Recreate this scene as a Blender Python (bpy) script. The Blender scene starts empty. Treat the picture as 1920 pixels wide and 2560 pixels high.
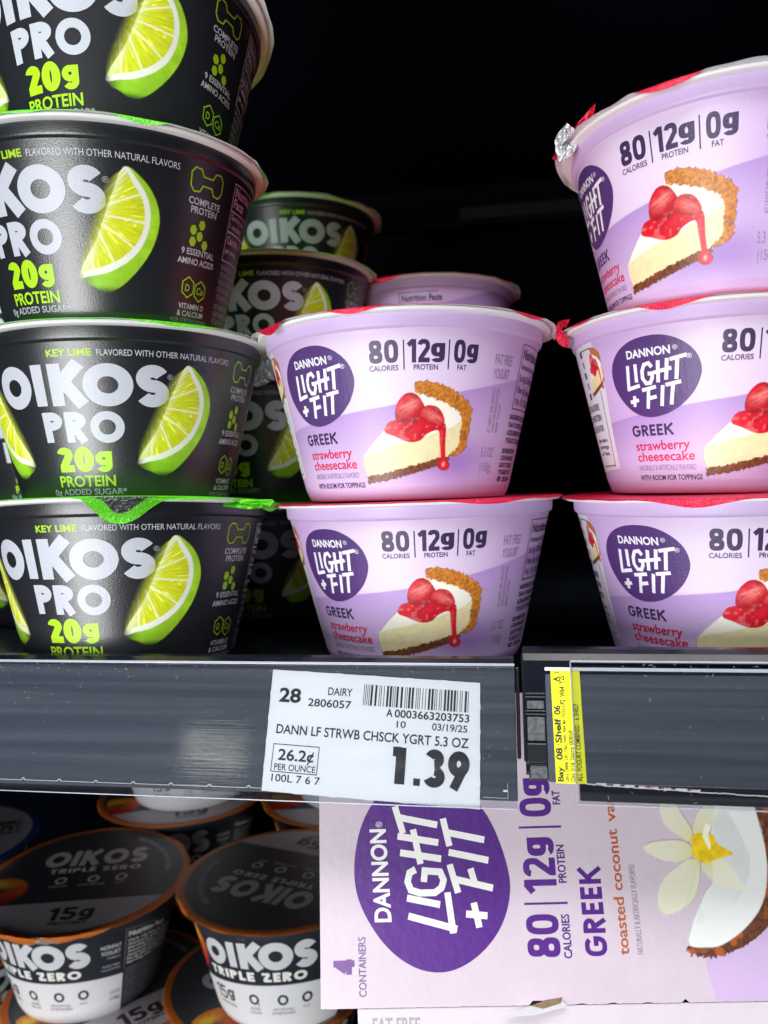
import bpy, bmesh, math, random
import numpy as np
from mathutils import Matrix, Vector
from mathutils.geometry import delaunay_2d_cdt
R = math.radians
sc = bpy.context.scene
COL = sc.collection
random.seed(4)
rng = np.random.default_rng(7)

# ------------------------------------------------------------------ camera, world, lamps, exposure
cd = bpy.data.cameras.new("camera"); cam = bpy.data.objects.new("camera", cd); COL.objects.link(cam)
cd.sensor_fit = 'VERTICAL'; cd.sensor_height = 24.0; cd.sensor_width = 18.0; cd.lens = 18.0
cd.clip_start = 0.01; cd.clip_end = 20.0
cy_, cp_, cr_ = R(9.0), R(-1.3), R(1.5)
fwd = Vector((-math.sin(cy_)*math.cos(cp_), math.cos(cy_)*math.cos(cp_), math.sin(cp_)))
rgt = Vector((math.cos(cy_), math.sin(cy_), 0)); upv = rgt.cross(fwd)
r2 = rgt*math.cos(cr_) - upv*math.sin(cr_); u2 = upv*math.cos(cr_) + rgt*math.sin(cr_)
cam.matrix_world = Matrix(((r2.x, u2.x, -fwd.x, 0), (r2.y, u2.y, -fwd.y, 0), (r2.z, u2.z, -fwd.z, 0.0525), (0, 0, 0, 1)))
cd.dof.use_dof = True; cd.dof.focus_distance = 0.212; cd.dof.aperture_fstop = 11.0
sc.camera = cam
w = bpy.data.worlds.new("World"); sc.world = w; w.use_nodes = True
w.node_tree.nodes['Background'].inputs[0].default_value = (0.012, 0.018, 0.04, 1)
w.node_tree.nodes['Background'].inputs[1].default_value = 0.5

def area(name, loc, target, sx, sy, power, color):
    l = bpy.data.lights.new(name, 'AREA'); l.shape = 'RECTANGLE'; l.size = sx; l.size_y = sy; l.energy = power; l.color = color
    o = bpy.data.objects.new(name, l); COL.objects.link(o); o.location = loc
    o.rotation_euler = (Vector(target)-Vector(loc)).to_track_quat('-Z', 'Y').to_euler(); return o
area("case_light", (-0.05, 0.03, 0.60), (-0.04, 0.17, 0.0), 0.7, 0.08, 2.0, (1.0, 0.99, 0.97))
area("overhead_fill_light", (-0.10, -0.85, 1.45), (-0.03, 0.25, 0.0), 1.2, 0.5, 24.0, (0.97, 0.985, 1.0))  # added overhead fill, brightens the price tag and rail
area("front_fill_light", (-0.34, -0.58, -0.20), (-0.03, 0.3, 0.05), 0.50, 0.5, 8.8, (0.985, 0.99, 1.0))  # added low fill in front, stands for store ambient and floor bounce
area("far_lamp", (-.69, -1.31, .575), (-0.05, 0.2, 0.0), 0.14, 0.035, .085, (1.0, 0.98, 0.80))
sc.view_settings.view_transform = 'Standard'; sc.view_settings.look = 'None'
sc.view_settings.exposure = 0.1; sc.view_settings.gamma = 1.0; sc.view_settings.use_curve_mapping = False

# ------------------------------------------------------------------ helpers
def lin(c, g=1.0):
    o = []
    for v in c[:3]:
        v = v/255.0
        o.append((v/12.92 if v <= 0.04045 else ((v+0.055)/1.055)**2.4)*g)
    return tuple(o)
def tag(o, label=None, cat=None, group=None, kind=None):
    if label: o['label'] = label
    if cat: o['category'] = cat
    if group: o['group'] = group
    if kind: o['kind'] = kind
    return o
def nm(m, t, loc=(0, 0)):
    n = m.node_tree.nodes.new(t); n.location = loc; return n
def mat(name, color=(.5, .5, .5), rough=.5, metal=0, spec=.5, attr=False, bump=None, coat=0, alpha=False, trans=0, rvar=None, mott=None):
    """bump=(scale, strength, distance)"""
    m = bpy.data.materials.new(name); m.use_nodes = True; nt = m.node_tree; b = nt.nodes['Principled BSDF']
    b.inputs['Base Color'].default_value = (*color[:3], 1); b.inputs['Roughness'].default_value = rough
    b.inputs['Metallic'].default_value = metal; b.inputs['Specular IOR Level'].default_value = spec
    b.inputs['Coat Weight'].default_value = coat; b.inputs['Coat Roughness'].default_value = .15
    b.inputs['Transmission Weight'].default_value = trans
    tc = nm(m, 'ShaderNodeTexCoord'); colsock = None
    if attr:
        a = nm(m, 'ShaderNodeAttribute'); a.attribute_name = 'Col'; colsock = a.outputs['Color']
        nt.links.new(colsock, b.inputs['Base Color'])
        if alpha: nt.links.new(a.outputs['Alpha'], b.inputs['Alpha'])
    if mott:
        n = nm(m, 'ShaderNodeTexNoise'); n.inputs['Scale'].default_value = mott[0]; n.inputs['Detail'].default_value = 5
        nt.links.new(tc.outputs['Object'], n.inputs['Vector'])
        mr = nm(m, 'ShaderNodeMapRange'); mr.inputs['From Min'].default_value = .3; mr.inputs['From Max'].default_value = .7
        mr.inputs['To Min'].default_value = 1-mott[1]; mr.inputs['To Max'].default_value = 1+mott[1]*.6
        nt.links.new(n.outputs['Fac'], mr.inputs['Value'])
        mx = nm(m, 'ShaderNodeMix'); mx.data_type = 'RGBA'; mx.blend_type = 'MULTIPLY'; mx.inputs['Factor'].default_value = 1
        if colsock: nt.links.new(colsock, mx.inputs[6])
        else: mx.inputs[6].default_value = (*color[:3], 1)
        nt.links.new(mr.outputs[0], mx.inputs[7]); nt.links.new(mx.outputs[2], b.inputs['Base Color'])
    if bump:
        n = nm(m, 'ShaderNodeTexNoise'); n.inputs['Scale'].default_value = bump[0]; n.inputs['Detail'].default_value = 2.5
        nt.links.new(tc.outputs['Object'], n.inputs['Vector'])
        bp = nm(m, 'ShaderNodeBump'); bp.inputs['Strength'].default_value = bump[1]; bp.inputs['Distance'].default_value = bump[2]
        nt.links.new(n.outputs['Fac'], bp.inputs['Height']); nt.links.new(bp.outputs['Normal'], b.inputs['Normal'])
        if coat: nt.links.new(bp.outputs['Normal'], b.inputs['Coat Normal'])
    if rvar:
        n = nm(m, 'ShaderNodeTexNoise'); n.inputs['Scale'].default_value = rvar[0]
        nt.links.new(tc.outputs['Object'], n.inputs['Vector'])
        mr = nm(m, 'ShaderNodeMapRange'); mr.inputs['To Min'].default_value = rvar[1]; mr.inputs['To Max'].default_value = rvar[2]
        nt.links.new(n.outputs['Fac'], mr.inputs['Value']); nt.links.new(mr.outputs[0], b.inputs['Roughness'])
    return m
def foil_mat(name, top, under, rough=.35, metal_top=.25, under_metal=.12):
    """printed foil: the outside is inked, the inside is bare silver"""
    m = bpy.data.materials.new(name); m.use_nodes = True; nt = m.node_tree; b = nt.nodes['Principled BSDF']
    b.inputs['Base Color'].default_value = (*top, 1); b.inputs['Roughness'].default_value = rough; b.inputs['Metallic'].default_value = metal_top
    b2 = nm(m, 'ShaderNodeBsdfPrincipled'); b2.inputs['Base Color'].default_value = (*under, 1); b2.inputs['Roughness'].default_value = .38; b2.inputs['Metallic'].default_value = under_metal
    g = nm(m, 'ShaderNodeNewGeometry'); mx = nm(m, 'ShaderNodeMixShader')
    tc = nm(m, 'ShaderNodeTexCoord'); n = nm(m, 'ShaderNodeTexNoise'); n.inputs['Scale'].default_value = 900; n.inputs['Detail'].default_value = 4; n.inputs['Distortion'].default_value = 1.2
    nt.links.new(tc.outputs['Object'], n.inputs['Vector'])
    bp = nm(m, 'ShaderNodeBump'); bp.inputs['Strength'].default_value = .8; bp.inputs['Distance'].default_value = .0006
    nt.links.new(n.outputs['Fac'], bp.inputs['Height'])
    nt.links.new(bp.outputs['Normal'], b.inputs['Normal']); nt.links.new(bp.outputs['Normal'], b2.inputs['Normal'])
    nt.links.new(g.outputs['Backfacing'], mx.inputs[0]); nt.links.new(b.outputs[0], mx.inputs[1]); nt.links.new(b2.outputs[0], mx.inputs[2])
    nt.links.new(mx.outputs[0], nt.nodes['Material Output'].inputs['Surface'])
    return m

def mesh_obj(name, verts, faces, m, parent=None, cols=None, smooth=False):
    me = bpy.data.meshes.new(name)
    me.from_pydata([tuple(v) for v in verts], [], [tuple(f) for f in faces]); me.update()
    if cols is not None:
        a = me.color_attributes.new('Col', 'FLOAT_COLOR', 'POINT')
        c = np.asarray(cols, dtype=np.float32)
        if c.shape[1] == 3: c = np.hstack([c, np.ones((len(c), 1), np.float32)])
        a.data.foreach_set('color', c.ravel())
    if smooth:
        me.polygons.foreach_set('use_smooth', [True]*len(me.polygons))
    if m is not None: me.materials.append(m)
    o = bpy.data.objects.new(name, me); COL.objects.link(o)
    if parent is not None: o.parent = parent
    return o
def empty(name, loc=(0, 0, 0)):
    o = bpy.data.objects.new(name, None); COL.objects.link(o); o.location = loc; o.empty_display_size = .01; return o
def box_data(x0, x1, y0, y1, z0, z1):
    v = [(x0, y0, z0), (x1, y0, z0), (x1, y1, z0), (x0, y1, z0), (x0, y0, z1), (x1, y0, z1), (x1, y1, z1), (x0, y1, z1)]
    f = [(0, 3, 2, 1), (4, 5, 6, 7), (0, 1, 5, 4), (1, 2, 6, 5), (2, 3, 7, 6), (3, 0, 4, 7)]
    return v, f
def bevel(o, wd, seg=2):
    bm = bmesh.new(); bm.from_mesh(o.data)
    bmesh.ops.bevel(bm, geom=bm.edges[:], offset=wd, segments=seg, profile=.5, affect='EDGES', clamp_overlap=True)
    bm.to_mesh(o.data); bm.free()
    return o

# ------------------------------------------------------------------ text and stroke lettering
_tc = {}
CAPH = None
def text_mesh(s, bold):
    k = (s, bold)
    if k in _tc: return _tc[k]
    c = bpy.data.curves.new('t', 'FONT'); c.body = s; c.offset = bold; c.resolution_u = 4
    o = bpy.data.objects.new('t', c); COL.objects.link(o)
    dg = bpy.context.evaluated_depsgraph_get(); dg.update()
    me = bpy.data.meshes.new_from_object(o.evaluated_get(dg))
    v = np.array([vv.co[:2] for vv in me.vertices]).reshape(-1, 2); f = [tuple(p.vertices) for p in me.polygons]
    bpy.data.objects.remove(o); bpy.data.curves.remove(c); bpy.data.meshes.remove(me)
    _tc[k] = (v, f); return v, f
CAPH = float(text_mesh('H', 0.0)[0][:, 1].max())

def arc(cx, cy, rx, ry, a0, a1, n=16, p=2.0):
    o = []
    for i in range(n+1):
        a = R(a0+(a1-a0)*i/n); c, s = math.cos(a), math.sin(a)
        if p != 2.0:
            c = math.copysign(abs(c)**(2/p), c); s = math.copysign(abs(s)**(2/p), s)
        o.append((cx+rx*c, cy+ry*s))
    return o
def glyph(ch, W, t, p=2.0):
    """strokes of a glyph of width W and height 1 with pen t: list of (points, closed, pen)"""
    h = t/2; S = []
    L = lambda *pts: S.append((list(pts), False, t))
    def ring(cx, cy, rx, ry, n=40, k=1.0):
        o = arc(cx, cy, rx+h, ry+h, 0, 360, n, p)[:-1]; i_ = arc(cx, cy, rx-h, max(.02, ry-h), 0, 360, n, p)[:-1]
        S.append(([[i_[j], o[j], o[(j+1) % n], i_[(j+1) % n]] for j in range(n)], 'Q', t))
    if ch == 'O' or ch == '0': ring(W/2, .5, W/2-h, .5-h, 44)
    elif ch == 'I' or ch == '|': L((W/2, 0), (W/2, 1))
    elif ch == 'K': L((h, 0), (h, 1)); L((h*1.6, .50), (W-h*.95, 1+.0)); L((W*.42, .5+.02), (W-h*.85, 0))
    elif ch == 'S':
        ry = (1-t)/4; rx = W/2-h
        a = arc(W/2, .75-h/2, rx*.93, ry, 28, 270, 20)+arc(W/2, .25+h/2, rx, ry, 90, -152, 22)[1:]
        S.append((a, False, t))
    elif ch == 'P':
        L((h, 0), (h, 1)); rb = .29
        S.append(([(h, 1-h), (W*.45, 1-h)]+arc(W*.45, .70, W*.55-h, .3-h, 90, -90, 16)+[(h, .4+h)], False, t))
    elif ch == 'R':
        L((h, 0), (h, 1))
        S.append(([(h, 1-h), (W*.42, 1-h)]+arc(W*.42, .71, W*.54-h, .29-h, 90, -90, 16)+[(h, .42+h)], False, t)); L((W*.45, .45), (W-h*.9, 0))
    elif ch == 'T': L((0, 1-h), (W, 1-h)); L((W/2, 0), (W/2, 1-h))
    elif ch == 'L': L((h, 1), (h, h), (W, h))
    elif ch == 'E': L((W, 1-h), (h, 1-h), (h, h), (W, h)); L((h, .5), (W*.92, .5))
    elif ch == 'F': L((W, 1-h), (h, 1-h), (h, 0)); L((h, .5), (W*.92, .5))
    elif ch == 'H': L((h, 0), (h, 1)); L((W-h, 0), (W-h, 1)); L((h, .5), (W-h, .5))
    elif ch == 'Z': L((0, 1-h), (W-h*.9, 1-h)); L((W-h*1.3, 1-h*1.2), (h*1.3, h*1.2)); L((h*.9, h), (W, h))
    elif ch == 'G':
        a = arc(W/2, .5, W/2-h, .5-h, 38, 360-8 if p == 2 else 352, 34, p)
        S.append((a[:-1]+[(W-h, .48), (W*.52, .48)], False, t))
    elif ch == 'A': L((h*.6, 0), (W/2, 1-h*.3)); L((W/2, 1-h*.3), (W-h*.6, 0)); L((W*.22, .3), (W*.78, .3))
    elif ch == 'D': S.append(([(h, h), (h, 1-h), (W*.4, 1-h)]+arc(W*.4, .5, W*.6-h, .5-h, 90, -90, 18)+[(h, h)], False, t))
    elif ch == 'N': L((h, 0), (h, 1)); L((W-h, 0), (W-h, 1)); L((h*1.2, 1-h*.6), (W-h*1.2, h*.6))
    elif ch == '+': L((0, .5), (W, .5)); L((W/2, .5-W/2), (W/2, .5+W/2))
    elif ch == '.': S.append(([(W/2-t*.58, t*.58), (W/2+t*.58, t*.58)], False, t*1.16))
    elif ch == '1': L((W-h, 0), (W-h, 1)); L((W-h, 1-h*.9), (0, 1-h*.9)) if p == 3.0 else L((W-h*1.2, 1-h*.5), (h*.3, .74))
    elif ch == '2':
        a = arc(W/2, .70, W/2-h, .30-h, 168, -20, 18, p)
        S.append((a+[(h*1.25, h*1.5)], False, t)); L((h*.3, h), (W, h))
    elif ch == '3':
        S.append((arc(W*.46, .74, W*.46-h, .26-h, 160, -90, 18), False, t)); S.append((arc(W*.48, .28, W*.52-h, .28-h*1.0, 90, -160, 20), False, t))
    elif ch == '4': L((W*.72, 0), (W*.72, 1)); L((W*.70, 1-h), (h, .27+h)); L((0, .26), (W, .26))
    elif ch == '5':
        S.append(([(W*.92, 1-h), (h*1.3, 1-h), (h*1.1, .52)], False, t)); S.append((arc(W*.46, .33, W*.54-h, .33-h, 128, -155, 20, p), False, t))
    elif ch == '8':
        ring(W/2, .735, W*.46-h, .265-h*.92, 30); ring(W/2, .275, W/2-h, .275-h, 32)
    elif ch == '9':
        ring(W/2, .66, W/2-h, .34-h, 36); L((W-h*1.35, .56), (W*.30, 0))
    elif ch == 'g':      # descender kept in the box: x-height 1, tail drops to -.3
        ring(W/2, .5, W/2-h, .5-h, 34)
        S.append(([(W-h, 1.0), (W-h, .05)]+arc(W/2, .02, W/2-h, .30, 0, -150, 14, p), False, t))
    elif ch == 'u9': pass
    return S
def strip(pts, closed, t):
    """quads following a centre line with mitred joints"""
    if closed == 'Q': return pts
    pts = [q for i, q in enumerate(pts) if i == 0 or math.hypot(q[0]-pts[i-1][0], q[1]-pts[i-1][1]) > 1e-5]
    n = len(pts); P = [Vector(q) for q in pts]; Lf, Rt = [], []
    for i in range(n):
        if closed: d0 = P[i]-P[i-1]; d1 = P[(i+1) % n]-P[i]
        else:
            d0 = P[i]-P[i-1] if i else P[1]-P[0]; d1 = P[i+1]-P[i] if i < n-1 else P[-1]-P[-2]
        d0.normalize(); d1.normalize(); tg = (d0+d1)
        if tg.length < 1e-6: tg = d0
        tg.normalize(); nn = Vector((-tg.y, tg.x)); c = max(.45, nn.dot(Vector((-d0.y, d0.x))))
        Lf.append(P[i]+nn*(t/2/c)); Rt.append(P[i]-nn*(t/2/c))
    q = []
    for i in range(n if closed else n-1):
        j = (i+1) % n; f = [Lf[i], Rt[i], Rt[j], Lf[j]]
        cr = [(f[(k+1) % 4]-f[k]).cross(f[(k+2) % 4]-f[(k+1) % 4]) for k in range(4)]
        if min(cr) < 0:
            c = sum(f, Vector((0, 0)))/4; f.sort(key=lambda v: math.atan2(v.y-c.y, v.x-c.x))
        q.append(f)
    return q

class Print:
    """flat coloured shapes in millimetres, later laid on a surface"""
    def __init__(s): s.items = []
    def raw(s, v, f, col, layer): s.items.append((np.asarray(v, float).reshape(-1, 2), list(f), col, layer)); return s
    def union(s, polys, col, layer, xf=None):
        V, F = [], []
        for p in polys:
            A = sum(p[i][0]*p[(i+1) % len(p)][1]-p[(i+1) % len(p)][0]*p[i][1] for i in range(len(p)))
            if abs(A) < 1e-9: continue
            if A < 0: p = list(p)[::-1]
            b = len(V); V += [Vector((a[0], a[1])) for a in p]; F.append(list(range(b, b+len(p))))
        r = delaunay_2d_cdt(V, [], F, 0, 1e-6)
        vs = np.array([v[:] for v in r[0]]); fs = [f for f, o in zip(r[2], r[5]) if o]
        if xf is not None: vs = xf(vs)
        return s.raw(vs, fs, col, layer)
    def poly(s, pts, col, layer=1): return s.union([pts], col, layer)
    def rect(s, x0, y0, x1, y1, col, layer=1): return s.poly([(x0, y0), (x1, y0), (x1, y1), (x0, y1)], col, layer)
    def line(s, pts, t, col, layer=1, closed=False): return s.union(strip(pts, closed, t), col, layer)
    def frame(s, x0, y0, x1, y1, t, col, layer=1): return s.line([(x0, y0), (x1, y0), (x1, y1), (x0, y1)], t, col, layer, True)
    def text(s, st, x0, x1, y, h, bold, col, layer=1, ang=0, shear=0):
        v, f = text_mesh(st, bold); lo, hi = v[:, 0].min(), v[:, 0].max()
        k = (x1-x0)/(hi-lo) if x1 is not None else h/CAPH
        X = (v[:, 0]-lo)*k; Y = v[:, 1]*h/CAPH; X = X+Y*shear
        a = R(ang); return s.raw(np.stack([x0+X*math.cos(a)-Y*math.sin(a), y+X*math.sin(a)+Y*math.cos(a)], 1), f, col, layer)
    def word(s, st, x0, x1, y0, y1, t, col, layer=1, ws=None, gap=.12, p=2.0, ang=0, shear=0, gdesc=True):
        """stroke lettering stretched between x0..x1 and y0..y1; t = pen over height"""
        dw = {'I': t, 'O': 1.02, 'K': .84, 'S': .74, 'P': .66, 'R': .70, 'T': .66, 'L': .52, 'E': .56, 'F': .54, 'H': .7, 'Z': .72, 'G': .9, ' ': .3, '+': .5, '.': t*1.3,
              '0': .62, '1': .38, '2': .58, '3': .58, '4': .62, '5': .6, '8': .60, '9': .62, 'g': .56, '|': t, 'D': .75, 'A': .85, 'N': .76}
        ws = ws or {}; H = y1-y0; pos = 0; polys = []
        for ch in st:
            W = ws.get(ch, dw[ch])
            hh = .76 if ch == 'g' else 1.0
            if ch != ' ':
                for pts, cl, tt in glyph(ch, W if ch != 'g' else W/hh, t/(hh if ch == 'g' else 1), p):
                    for q in strip(pts, cl, tt): polys.append([((pos+a[0]*hh), a[1]*hh) for a in q])
            pos += W+gap
        pos -= gap; k = (x1-x0)/pos/H if x1 is not None else 1.0
        a = R(ang); ca, sa = math.cos(a), math.sin(a)
        def xf(v):
            X = v[:, 0]*H*k+v[:, 1]*H*shear; Y = v[:, 1]*H
            return np.stack([x0+X*ca-Y*sa, y0+X*sa+Y*ca], 1)
        return s.union(polys, col, layer, xf)
    def build(s, name, mp, m, parent, step=None):
        V, F, Cc = [], [], []; base = 0
        for v, f, col, layer in s.items:
            if len(v) == 0 or not f: continue
            if step:
                bm = bmesh.new(); bv = [bm.verts.new((a, b, 0)) for a, b in v]
                for ff in f:
                    try: bm.faces.new([bv[i] for i in ff])
                    except ValueError: pass
                lo, hi = v[:, 0].min(), v[:, 0].max(); k = math.floor(lo/step)+1
                while k*step < hi:
                    bmesh.ops.bisect_plane(bm, geom=bm.verts[:]+bm.edges[:]+bm.faces[:], plane_co=(k*step, 0, 0), plane_no=(1, 0, 0)); k += 1
                bm.verts.index_update(); v = np.array([q.co[:2] for q in bm.verts]); f = [[q.index for q in ff.verts] for ff in bm.faces]; bm.free()
                if len(v) == 0: continue
            # every face must look outward: orient counter-clockwise in the plane
            nf = []
            for ff in f:
                A = 0
                for i in range(len(ff)):
                    a, b = v[ff[i]], v[ff[(i+1) % len(ff)]]; A += a[0]*b[1]-a[1]*b[0]
                nf.append([i+base for i in (ff if A > 0 else ff[::-1])])
            V.append(mp(v[:, 0], v[:, 1], layer)); F += nf; base += len(v)
            c = np.array(col, float); c = np.append(c, 1.0) if len(c) == 3 else c
            Cc.append(np.tile(c, (len(v), 1)))
        return mesh_obj(name, np.vstack(V), F, m, parent, np.vstack(Cc))

def inside(poly, X, Y):
    r = np.zeros(X.shape, bool); n = len(poly)
    for i in range(n):
        x1, y1 = poly[i]; x2, y2 = poly[(i+1) % n]
        c = ((y1 > Y) != (y2 > Y)) & (X < (x2-x1)*(Y-y1)/((y2-y1) if y2 != y1 else 1e-9)+x1); r ^= c
    return r
def cover(poly, X, Y, d):
    a = np.zeros(X.shape)
    for ox in (-.33, 0, .33):
        for oy in (-.33, 0, .33): a += inside(poly, X+ox*d, Y+oy*d)
    return a/9
def smooth_poly(pts, n=6):
    P = np.array(pts, float); o = []
    for i in range(len(P)):
        p0, p1, p2, p3 = P[i-1], P[i], P[(i+1) % len(P)], P[(i+2) % len(P)]
        for k in range(n):
            t = k/n; o.append(.5*((2*p1)+(-p0+p2)*t+(2*p0-5*p1+4*p2-p3)*t*t+(-p0+3*p1-3*p2+p3)*t**3))
    return [tuple(q) for q in o]
def vnoise(X, Y, s, seed=0):
    g = np.random.default_rng(seed).random((64, 64)); x = X/s; y = Y/s
    xi = np.floor(x).astype(int); yi = np.floor(y).astype(int); fx = x-xi; fy = y-yi; fx = fx*fx*(3-2*fx); fy = fy*fy*(3-2*fy)
    G = lambda a, b: g[a % 64, b % 64]
    return (G(xi, yi)*(1-fx)+G(xi+1, yi)*fx)*(1-fy)+(G(xi, yi+1)*(1-fx)+G(xi+1, yi+1)*fx)*fy
def ss(a, b, x): t = np.clip((x-a)/(b-a), 0, 1); return t*t*(3-2*t)
def over(C, A, col, a):
    """paint colour col with cover a over C (premultiplied-free)"""
    a = np.clip(a, 0, 1); na = a+A*(1-a); col = np.asarray(col, float)
    if col.ndim == 1: col = np.broadcast_to(col, C.shape)
    C[:] = np.where(na[..., None] > 1e-6, (col*a[..., None]+C*(A*(1-a))[..., None])/np.maximum(na, 1e-6)[..., None], C); A[:] = na
def picture(name, x0, x1, y0, y1, d, paint, mp, m, parent, layer=1, warp=None):
    nx = int((x1-x0)/d)+1; ny = int((y1-y0)/d)+1
    X, Y = np.meshgrid(np.linspace(x0, x1, nx), np.linspace(y0, y1, ny)); C = np.zeros(X.shape+(3,)); A = np.zeros(X.shape)
    paint(X, Y, C, A, d)
    have = A > .01
    for _ in range(3):            # carry the ink colour past the cut edge so that soft edges do not darken
        acc = np.zeros_like(C); cnt = np.zeros(A.shape)
        for dy, dx in ((0, 1), (0, -1), (1, 0), (-1, 0)):
            hs = np.roll(have, (dy, dx), (0, 1)); acc += np.roll(C, (dy, dx), (0, 1))*hs[..., None]; cnt += hs
        m_ = (~have) & (cnt > 0); C[m_] = acc[m_]/cnt[m_][:, None]; have = have | m_
    idx = np.arange(nx*ny).reshape(ny, nx); q = np.stack([idx[:-1, :-1], idx[:-1, 1:], idx[1:, 1:], idx[1:, :-1]], -1).reshape(-1, 4)
    keep = (A.ravel()[q].max(1) > .01); q = q[keep]; used = np.unique(q); rm = -np.ones(nx*ny, int); rm[used] = np.arange(len(used))
    V = mp(X.ravel()[used], Y.ravel()[used], layer); cc = np.hstack([C.reshape(-1, 3)[used], A.reshape(-1, 1)[used]])
    return mesh_obj(name, V, rm[q].tolist(), m, parent, cc, smooth=True)

# ------------------------------------------------------------------ materials
M = {}
GB = (2600, .32, .00018)
M['black_cup'] = mat('black_textured_plastic', (.011, .0125, .016), .30, spec=.9, attr=True, bump=GB)
M['lilac_cup'] = mat('lilac_textured_plastic', (.5, .4, .7), .45, attr=True, bump=(1500, .3, .00022))
M['ink_cup'] = mat('ink_on_black_cup', (1, 1, 1), .38, attr=True, bump=GB)
M['ink_lilac'] = mat('ink_on_lilac_cup', (1, 1, 1), .42, attr=True, bump=(1500, .36, .00025))
M['ink_pic'] = mat('printed_picture', (1, 1, 1), .4, attr=True, alpha=True, bump=(1500, .25, .0002))
M['white_rim'] = mat('white_rim_plastic', (.90, .90, .90), .35, bump=(300, .1, .0003))
M['grey_rim'] = mat('pale_rim_plastic', (.5, .51, .52), .4)
M['red_foil'] = foil_mat('red_foil', lin((205, 22, 62)), (.86, .86, .87))
M['green_foil'] = foil_mat('green_foil', lin((98, 208, 30)), (.84, .85, .85), metal_top=.1)
M['orange_foil'] = foil_mat('orange_foil', lin((212, 112, 36)), (.6, .62, .64), metal_top=.15)
M['blue_foil'] = foil_mat('blue_foil', lin((30, 75, 170)), (.6, .62, .64))
M['tab_back'] = mat('pale_foil_back', (.42, .45, .45), .5, metal=.2, bump=(400, .3, .0004))
M['embossed'] = foil_mat('embossed_dark_foil', (.16, .17, .18), (.4, .4, .42), .34, .9, .9)
M['silver_foil'] = foil_mat('silver_foil', (.62, .64, .66), (.62, .64, .66), .3, .7, .7)
M['lid_ink'] = mat('printed_lid', (1, 1, 1), .5, spec=1.0, attr=True, bump=(260, .25, .0006))
M['shelf'] = mat('black_shelf_plastic', (.006, .008, .013), .14, spec=.32, bump=(120, .05, .0005), rvar=(60, .12, .30))
M['case'] = mat('dark_case_metal', (.002, .003, .007), .6, spec=.08)
M['carton'] = mat('carton_board', (1, 1, 1), .42, attr=True, bump=(420, .22, .0004), mott=(120, .03))
M['carton_side'] = mat('carton_side_board', lin((222, 205, 220)), .5, bump=(300, .2, .0004), mott=(90, .05))
M['board_raw'] = mat('raw_cardboard', lin((150, 125, 95)), .9, mott=(600, .25))
M['paper'] = mat('label_paper', lin((238, 238, 239)), .6, bump=(700, .06, .0003), mott=(60, .03))
M['ink_paper'] = mat('black_label_ink', (1, 1, 1), .6, attr=True)
M['yellow'] = mat('yellow_paper', lin((238, 236, 10)), .55, mott=(200, .03))
M['bracket'] = mat('black_moulded_plastic', (.012, .014, .018), .28, bump=(500, .12, .0004))
M['dusty'] = mat('dusty_grey_plastic', (.095, .10, .108), .38, bump=(900, .3, .0005), mott=(900, .5))
M['white_edge'] = mat('white_strip', (.75, .76, .78), .5)

def rail_back_mat():
    m = mat('sheen_toned_rail_plastic', (.045, .055, .075), .42)  # slate base colour stands in for store reflections on a black insert
    nt = m.node_tree; b = nt.nodes['Principled BSDF']; tc = nm(m, 'ShaderNodeTexCoord')
    mp = nm(m, 'ShaderNodeMapping'); mp.inputs['Scale'].default_value = (6, 700, 700); n = nm(m, 'ShaderNodeTexNoise'); n.inputs['Scale'].default_value = 1.0; n.inputs['Detail'].default_value = 4
    nt.links.new(tc.outputs['Object'], mp.inputs[0]); nt.links.new(mp.outputs[0], n.inputs['Vector'])
    cr = nm(m, 'ShaderNodeValToRGB'); cr.color_ramp.elements[0].position = .3; cr.color_ramp.elements[0].color = (.038, .047, .066, 1)
    cr.color_ramp.elements[1].position = .75; cr.color_ramp.elements[1].color = (.056, .067, .09, 1)
    nt.links.new(n.outputs['Fac'], cr.inputs[0]); nt.links.new(cr.outputs[0], b.inputs['Base Color']); return m
M['rail_back'] = rail_back_mat()
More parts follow.
